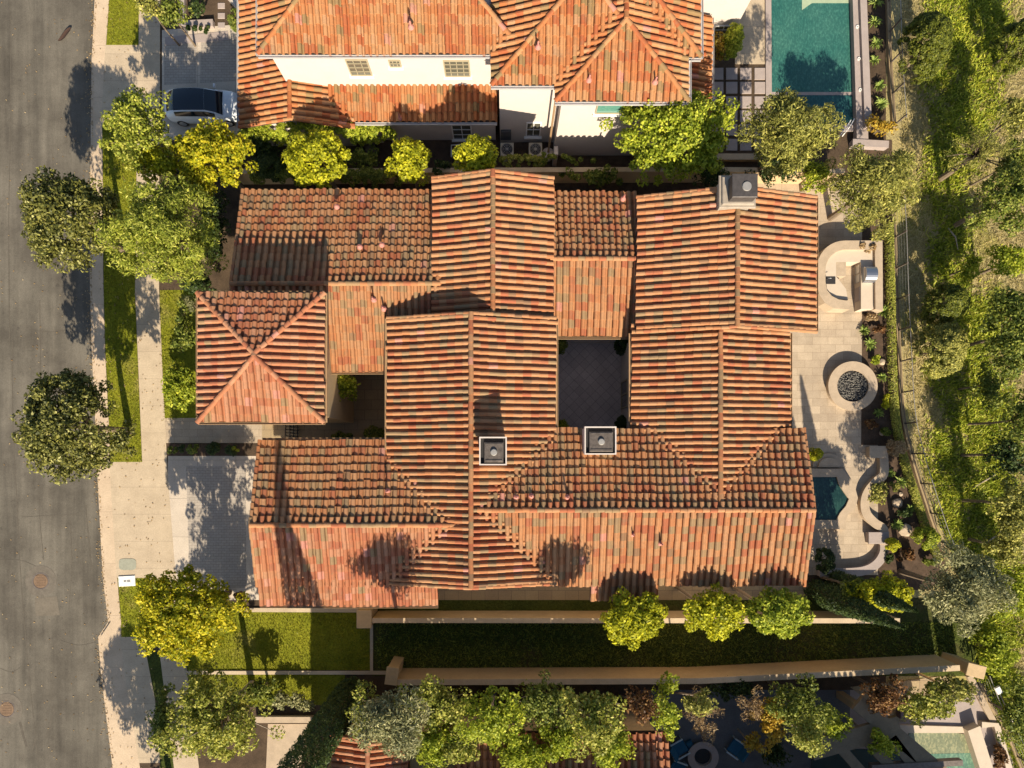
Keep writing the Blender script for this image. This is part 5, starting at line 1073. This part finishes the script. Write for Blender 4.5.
for a, b, rx, ry, mt, lb in ((871,425,7,6,L_rust,'reddish brown low bush in the bed below right of the fire pit'), (884,402,5,8,L_yg,'yellow green low bush between the fire pit and the fence'), (872,318,7,5,L_dry,'dry tan low bush just below the outdoor kitchen'), (879,330,6,5,L_rust,'reddish low bush in the bed below the outdoor kitchen'), (876,360,5,6,L_lime,'lime low bush between the two green agaves beside the fire pit'), (885,432,6,5,L_green,'small green bush above the upper seat wall pillar'), (893,487,5,5,L_olive,'small olive bush between the seat wall and the middle agave'), (903,512,6,5,L_dark,'dark low bush in the lower middle of the dark bed'), (888,556,6,6,L_dark,'dark low bush just outside the lower seat wall'), (905,555,10,7,L_rust,'reddish brown ground plant below the clipped round bush'), (930,562,8,6,L_green,'green low bush at the lower end of the hedge')):
    tree(a, b, rx, ry, 0.45, mt, 'loose', 'small_bush', lb, 'bush', hz=0.3, trunk=False)
def rocks(pts):
    for i, (a, b, r, lb) in enumerate(pts):
        c = P(a, b, 0.2); rs = random.Random(i+50); bm = bmesh.new(); bmesh.ops.create_icosphere(bm, subdivisions=2, radius=r)
        for v in bm.verts: v.co *= rs.uniform(0.85, 1.1); v.co.z *= 0.6
        g = MB(); bm.verts.index_update(); g.add([(v.co.x+c.x, v.co.y+c.y, v.co.z+GL+r*0.3) for v in bm.verts], [tuple(v.index for v in f.verts) for f in bm.faces]); bm.free()
        tag(g.obj('boulder', stone, base=(c.x, c.y, GL)), lb, 'rock')
rocks([(897,503,.32,'tan boulder between the agaves in the middle of the dark bed'), (905,530,.4,'tan boulder left of the clipped round bush'), (882,433,.16,'small pale stone in the bed beside the upper seat wall pillar'), (901,494,.14,'small white stone in the middle of the dark bed'), (882,362,.2,'small white stone in the bed right of the fire pit')])
# front garden shrubs
tree(181, 388, 17, 26, 1.4, L_lime, 'lobed', 'shrub', 'bright lime shrub left of the entry tower', 'shrub', hz=1.0)
tree(185, 330, 11, 26, 1.1, L_green, 'loose', 'shrub', 'green loose shrub between the front lawn and the entry tower', 'shrub', hz=0.8)
tree(191, 305, 9, 10, 1.0, L_grey, 'twig', 'shrub', 'whitish twiggy shrub beside the upper corner of the entry tower', 'shrub', hz=0.6)
for a, b, r, mt, lb in ((173,450,4.5,L_green,'small green plant at the left end of the driveway planting bed'), (182,449,5,L_dark,'dark small plant second from the left in the driveway bed'), (193,449,6,L_green,'green plant in the middle of the driveway bed'), (214,449,7,L_dark,'dark rounded plant right of the middle of the driveway bed'), (232,450,6,L_dark,'dark plant at the right end of the driveway bed'), (236,449,3,L_lime,'tiny lime plant at the right end of the driveway bed')):
    tree(a, b, r, r*0.8, 0.55, mt, 'dense', 'small_bush', lb, 'bush', 'low plants in the driveway bed', hz=0.35, trunk=False)
tree(345, 388, 19, 16, 3.0, L_lime, 'loose', 'court_tree', 'lime green tree inside the tan entry court', hz=1.2)
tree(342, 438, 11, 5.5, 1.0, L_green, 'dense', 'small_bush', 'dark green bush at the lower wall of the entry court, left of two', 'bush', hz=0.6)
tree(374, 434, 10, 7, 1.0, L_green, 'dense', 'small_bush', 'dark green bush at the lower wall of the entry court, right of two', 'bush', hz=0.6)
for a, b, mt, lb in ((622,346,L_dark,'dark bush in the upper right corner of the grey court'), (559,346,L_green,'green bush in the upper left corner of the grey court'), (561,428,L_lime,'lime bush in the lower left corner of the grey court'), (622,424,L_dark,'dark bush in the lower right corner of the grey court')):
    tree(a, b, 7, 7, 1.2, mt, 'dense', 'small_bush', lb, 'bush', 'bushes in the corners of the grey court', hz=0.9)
# hedges and dark plants between the two houses
tree(318, 133, 78, 11, 2.2, L_lime, 'dense', 'hedge', 'long green hedge below the low roof of the top house', 'hedge', hz=0.9, trunk=False)
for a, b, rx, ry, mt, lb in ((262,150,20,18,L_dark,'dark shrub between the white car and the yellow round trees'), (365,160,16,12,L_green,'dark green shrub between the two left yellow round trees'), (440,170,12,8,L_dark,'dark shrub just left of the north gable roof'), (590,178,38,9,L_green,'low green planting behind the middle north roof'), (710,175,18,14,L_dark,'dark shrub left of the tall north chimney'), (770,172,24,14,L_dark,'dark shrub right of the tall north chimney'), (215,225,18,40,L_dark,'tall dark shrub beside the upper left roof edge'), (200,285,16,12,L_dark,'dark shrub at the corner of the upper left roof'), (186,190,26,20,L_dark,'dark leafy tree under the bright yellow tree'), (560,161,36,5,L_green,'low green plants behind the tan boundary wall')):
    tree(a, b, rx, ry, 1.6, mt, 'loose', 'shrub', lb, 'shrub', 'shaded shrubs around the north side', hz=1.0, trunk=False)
tree(730, 45, 9, 14, 1.6, L_lime, 'dense', 'shrub', 'lime conical shrub beside the pool deck at the top', 'shrub', hz=1.4); tree(716, 50, 8, 14, 1.4, L_amber, 'loose', 'shrub', 'tan twiggy shrub below the small window of the top house', 'shrub', hz=1.0)
tree(150, 8, 15, 14, 3.5, L_olive, 'loose', 'garden_tree', 'olive tree over the sidewalk at the very top left'); tree(172, 15, 16, 18, 3.0, L_green, 'loose', 'garden_tree', 'green tree beside the L shaped planter wall')
tree(198, 8, 12, 9, 0.8, L_dark, 'loose', 'shrub', 'dark shrub inside the L shaped planter wall', 'shrub', hz=0.5); tree(205, 30, 24, 4, 0.5, L_dark, 'loose', 'shrub', 'low dark planting below the L shaped planter wall', 'shrub', hz=0.35, trunk=False); tree(234, 22, 8, 11, 1.2, L_green, 'loose', 'shrub', 'green shrub between the small stepping stones and the gutter', 'shrub', hz=0.8)
for a, b, rx, ry, zc, mt, lb in ((290,178,40,7,1.5,L_green,'long green hedge at the foot of the boundary wall below the largest round yellow tree'), (372,178,34,7,1.5,L_green,'green hedge at the foot of the boundary wall below the low porch'), (520,163,26,5,1.2,L_fern,'low yellow green hedge in front of the air conditioners'), (270,168,15,12,1.9,L_dark,'dark rounded shrub left of the largest round yellow tree')):
    tree(a, b, rx, ry, zc, mt, 'dense', 'hedge', lb, 'hedge', hz=0.8, trunk=False)
# red flowering plant near the driveway foot
tree(240, 596, 8, 6, 0.8, L_rust, 'loose', 'small_bush', 'small red flowering bush at the foot of the driveway', 'bush', hz=0.4)
# south row
tree(218, 714, 56, 50, 5.0, L_fern, 'loose', 'garden_tree', 'large grey green twiggy tree over the lower left sidewalk', twigs=True, bk=bark_p)
tree(165, 722, 15, 36, 1.8, L_green, 'loose', 'shrub', 'green shrub between the lower left apron and sidewalk', 'shrub')
tree(260, 690, 24, 14, 1.4, L_green, 'loose', 'shrub', 'green shrub left of the white flowers on the lower left', 'shrub', hz=0.8)
tree(292, 702, 34, 10, 0.9, L_grey, 'loose', 'flower_bush', 'long low bush of pale flowers below the side lawn', 'bush', hz=0.4, trunk=False)
cypress(0, 0, (353, 690), 17.0, 0.95, 'tall dark cypress rising at the bottom left beside the grey green trees', 'cypress trees at the south side', mat=L_dark, tipdir=3.0)
cypress(0, 0, (814, 590), 9.3, 0.75, 'dark narrow cypress leaning out right of the three round trees, lower one', 'cypress trees at the south side', mat=L_dark)
cypress(0, 0, (832, 580), 8.5, 0.7, 'dark narrow cypress nearest the lower patio', 'cypress trees at the south side', mat=L_dark)
rowS = [(395,722,42,34,L_grey,'airy','grey green tree over the bottom tile roof, left end of the south row'), (440,700,30,28,L_fern,'loose','feathery green tree at the start of the long boundary wall'), (435,738,26,28,L_lime,'loose','lime tree at the bottom edge right of the lit tile roof'),
        (492,715,36,32,L_lime,'loose','lime green tree above the dark tile roof, left of centre'), (545,700,32,26,L_green,'loose','darker green tree close below the boundary wall, middle'), (520,748,32,26,L_lime,'loose','lime tree at the bottom edge over the dark tile roof'),
        (590,718,34,34,L_fern,'loose','green tree with pale twigs above the dark tile roof, right of centre'), (610,742,26,22,L_lime,'loose','lime tree at the bottom edge right of centre'), (664,706,14,30,L_lime,'loose','narrow lime tree right of the rust coloured bush'),
        (640,704,15,17,L_rust,'loose','rust brown small tree between green trees of the south row'),
        (412,705,24,20,L_lime,'loose','small lime tree at the left end of the long boundary wall'),(465,738,24,24,L_fern,'loose','yellow green tree between the lit tile roof and the dark tile roof'),(560,735,24,24,L_lime,'loose','lime tree over the middle of the dark tile roof'),
        (372,712,24,26,L_fern,'loose','feathery yellow green tree just right of the tall dark cypress'),(698,700,18,12,L_olive,'loose','olive tree between the narrow lime tree and the dry tan tree'),(805,732,22,18,L_fern,'loose','feathery green tree left of the pergola beams')]
for a, b, rx, ry, mt, st, lb in rowS: tree(a, b, rx, ry, {395: 11.0, 590: 11.0, 492: 8.0}.get(a, 6.0), mt, st, 'garden_tree', lb, group='trees in the south neighbour garden', lean=(0, -3.4 if a in (395, 590) else -1.6), hz=1.5, twigs=(mt in (L_fern, L_grey)), bk=bark_p)
for a, b, rx, ry, z, mt, st, lb in ((703,718,23,27,3.6,L_dry,'twig','dry tan leafless looking tree above the fire bowl'), (752,705,17,24,3.4,L_dry,'twig','tan dry tree left of the amber one, south garden'), (768,722,17,28,3.4,L_amber,'loose','amber yellow tree right of the blue chairs'), (750,743,10,12,2.2,L_amber,'loose','small amber bush beside the patio chair'),
                             (730,688,26,12,2.0,L_dark,'loose','dark green shrub close below the boundary wall, above the dry trees'), (795,702,38,26,3.8,L_green,'loose','broad dark green tree left of the pergola'), (825,722,24,18,3.4,L_lime,'loose','sparse lime sprigs over the pergola'), (883,695,22,22,3.4,L_rust,'loose','dark reddish tree by the stone terrace'),
                             (925,702,34,24,3.4,L_fern,'loose','yellow green tree over the shallow pool'), (950,690,24,16,3.2,L_olive,'loose','olive tree beside the boundary wall end pillar'), (880,742,16,14,3.2,L_lime,'loose','lime sprigs over the pergola beams'), (770,752,16,14,1.6,L_dark,'loose','dark shrub at the bottom edge below the amber tree')):
    tree(a, b, rx, ry, z, mt, st, 'garden_tree' if z > 3 else 'shrub', lb, 'tree' if z > 3 else 'shrub', 'trees in the south neighbour garden' if z > 3 else None, hz=1.0 if z > 3 else None, twigs=(st == 'twig'), bk=bark_p)
tree(1000, 755, 9, 22, 0.6, L_rust, 'loose', 'small_bush', 'mixed reddish flowers in the bed beyond the bottom right pool', 'bush', hz=0.35)
agave(362, 697, 0.9, 'spiky palm like plant in the dark corner left of the wall end pillar', n=16)
# hedge strip inside the long fence
hp = [(888,225), (889,260), (890,300), (891,350), (893,400), (897,432), (905,466), (916,500), (927,533), (938,560)]
w = [P(a, b, 0.4) for a, b in spline(hp, 8)]; rs = np.random.RandomState(9); t = thing('hedge', 'long low narrow hedge following the inside of the curving fence', 'hedge', (w[0].x, w[0].y, GL))
n = 9000; idx = rs.randint(0, len(w)-1, n); f = rs.rand(n); A = np.array([tuple(p) for p in w]); pos = A[idx]*(1-f)[:, None] + A[idx+1]*f[:, None]; th = rs.uniform(0, math.pi, n)
pos += np.stack([np.cos(th)*0.24, np.zeros(n), np.sin(th)*0.35], 1); N = np.stack([np.cos(th), np.zeros(n), np.sin(th)+0.2], 1)
mesh_np('foliage', leaves(rs, pos, N, 0.12, 0.06, 0.5), n, L_fern, t)
# grass and weeds: uncountable ground cover
def poly_scatter(rs, poly, n):
    xs = [p[0] for p in poly]; ys = [p[1] for p in poly]; out = []
    Q = np.stack([rs.uniform(min(xs), max(xs), n*3), rs.uniform(min(ys), max(ys), n*3)], 1); ins = np.zeros(len(Q), bool)
    j = len(poly)-1
    for i in range(len(poly)):
        xi, yi = poly[i]; xj, yj = poly[j]
        with np.errstate(divide='ignore', invalid='ignore'):
            c_ = ((yi > Q[:, 1]) != (yj > Q[:, 1])) & (Q[:, 0] < (xj-xi)*(Q[:, 1]-yi)/((yj-yi) or 1e-9)+xi)
        ins ^= c_; j = i
    return Q[ins][:n]
def tufts(rs, Q, z, h, w, sp=0.5):
    """two-sided blades standing at world xy Q"""
    n = len(Q); a = rs.uniform(0, 6.283, n); hh = h*rs.uniform(0.5, 1.3, n); ww = w*rs.uniform(0.6, 1.3, n); lx = rs.normal(0, sp, n)*hh; ly = rs.normal(0, sp, n)*hh
    B = np.stack([Q[:, 0], Q[:, 1], np.full(n, z)], 1); D = np.stack([np.cos(a)*ww, np.sin(a)*ww, np.zeros(n)], 1); T = B + np.stack([lx, ly, hh], 1)
    return np.stack([B-D, B+D, T+D*0.3, T-D*0.3], 1).reshape(-1, 3)
rs = np.random.RandomState(21); Vs = []
for q in lawn_areas:
    pw = [tuple(P(a, b, GL)[:2]) for a, b in q if -40 < b < 800] ; ar = abs(sum(pw[i][0]*pw[(i+1)%len(pw)][1]-pw[(i+1)%len(pw)][0]*pw[i][1] for i in range(len(pw))))/2
    Vs.append(tufts(rs, poly_scatter(rs, pw, int(ar*260)), GL+0.01, 0.07, 0.018, 0.6))
V = np.concatenate(Vs); o = mesh_np('grass', V, len(V)//4, L_grass); o['kind'] = 'stuff'; tag(o, 'short mown green grass on the lawns', 'grass')
# slope: green and dry zones
rs = np.random.RandomState(33); x0, y0, x1, y1 = XX(900), YY(800), XX(1060), YY(-40)
Q = np.stack([rs.uniform(x0, x1, 150000), rs.uniform(y0, y1, 150000)], 1); px = Q[:, 0]/0.06+NX; py = NY-Q[:, 1]/0.06
lim = np.interp(py, [-40, 240, 400, 440, 500, 560, 700, 800], [892, 897, 903, 908, 926, 950, 985, 1020]); ok = px > lim+3; Q, px, py = Q[ok], px[ok], py[ok]
gc = np.interp(py, [-40, 60, 150, 240, 300, 400, 480, 560, 700, 800], [968, 970, 958, 952, 965, 972, 975, 965, 985, 1010])
gw = np.interp(py, [-40, 100, 240, 330, 480, 600, 800], [34, 26, 10, 22, 34, 30, 40])
nz = np.sin(Q[:, 0]*1.3+0.7*np.sin(Q[:, 1]*0.9))+np.sin(Q[:, 1]*1.1+1.3*np.sin(Q[:, 0]*0.8)) + 0.6*np.sin(Q[:, 0]*3.1+Q[:, 1]*2.3)
score = (gw - np.abs(px-gc))/18 + nz*0.38 + rs.normal(0, 0.4, len(Q)); green = score > -0.25
patch = np.sin(Q[:, 0]*2.2+1.7*np.sin(Q[:, 1]*1.7)) + np.sin(Q[:, 1]*2.9+2*np.sin(Q[:, 0]*1.9)) > -0.3
g1 = green & (patch | (rs.rand(len(Q)) < 0.6)); V = tufts(rs, Q[g1], GL-0.02, 0.20, 0.045, 0.8); o = mesh_np('green_weeds', V, len(V)//4, L_hillg); tag(o, 'bright green weeds and grass growing down the middle of the slope', 'ground cover', None, 'stuff')
g2 = ~green & (rs.rand(len(Q)) < 0.5); V = tufts(rs, Q[g2], GL-0.02, 0.15, 0.022, 1.2); o = mesh_np('dry_grass', V, len(V)//4, L_straw); tag(o, 'dry straw coloured grass on the slope', 'ground cover', None, 'stuff')
# leaf litter and low planting in the shaded side yard
rs = np.random.RandomState(44); Q = poly_scatter(rs, [tuple(P(a, b, GL)[:2]) for a, b in ((376,622), (955,622), (955,668), (376,668))], 22000)
V = tufts(rs, Q, GL+0.01, 0.10, 0.03, 0.9); o = mesh_np('ground_cover', V, len(V)//4, L_green); tag(o, 'dark green ground cover filling the shaded side yard', 'ground cover', None, 'stuff')

rs = np.random.RandomState(61); n = 1500
yy = rs.uniform(-10, 780, n); kx = np.interp(yy, [p[1] for p in kl], [p[0] for p in kl]); xx = kx + np.where(rs.rand(n) < 0.6, -np.abs(rs.normal(0, 3.5, n)), rs.uniform(0, 70, n)); lo = rs.rand(n) < 0.18
xx = np.where(lo, rs.uniform(0, 95, n), xx); zz = np.where(xx < kx, 0.045, GL+0.05)
C = np.stack([(xx-NX)*0.06, (NY-yy)*0.06, zz], 1); o = mesh_np('leaf_litter', leaves(rs, C, np.tile([0, 0, 1.0], (n, 1)), 0.11, 0.06, 0.2), n, L_dry); tag(o, 'scattered dry leaves along the kerb and on the pavement', 'leaf litter', None, 'stuff')
for pts in ([(8,120),(22,128),(30,124)], [(30,330),(52,332),(74,329)], [(60,640),(78,645),(96,642)], [(52,150),(55,200),(53,262)], [(70,520),(72,560),(69,610)], [(0,668),(12,672),(22,666)]):
    strip('road_crack', spline(pts, 5), 0.025, 0.0252, tar)
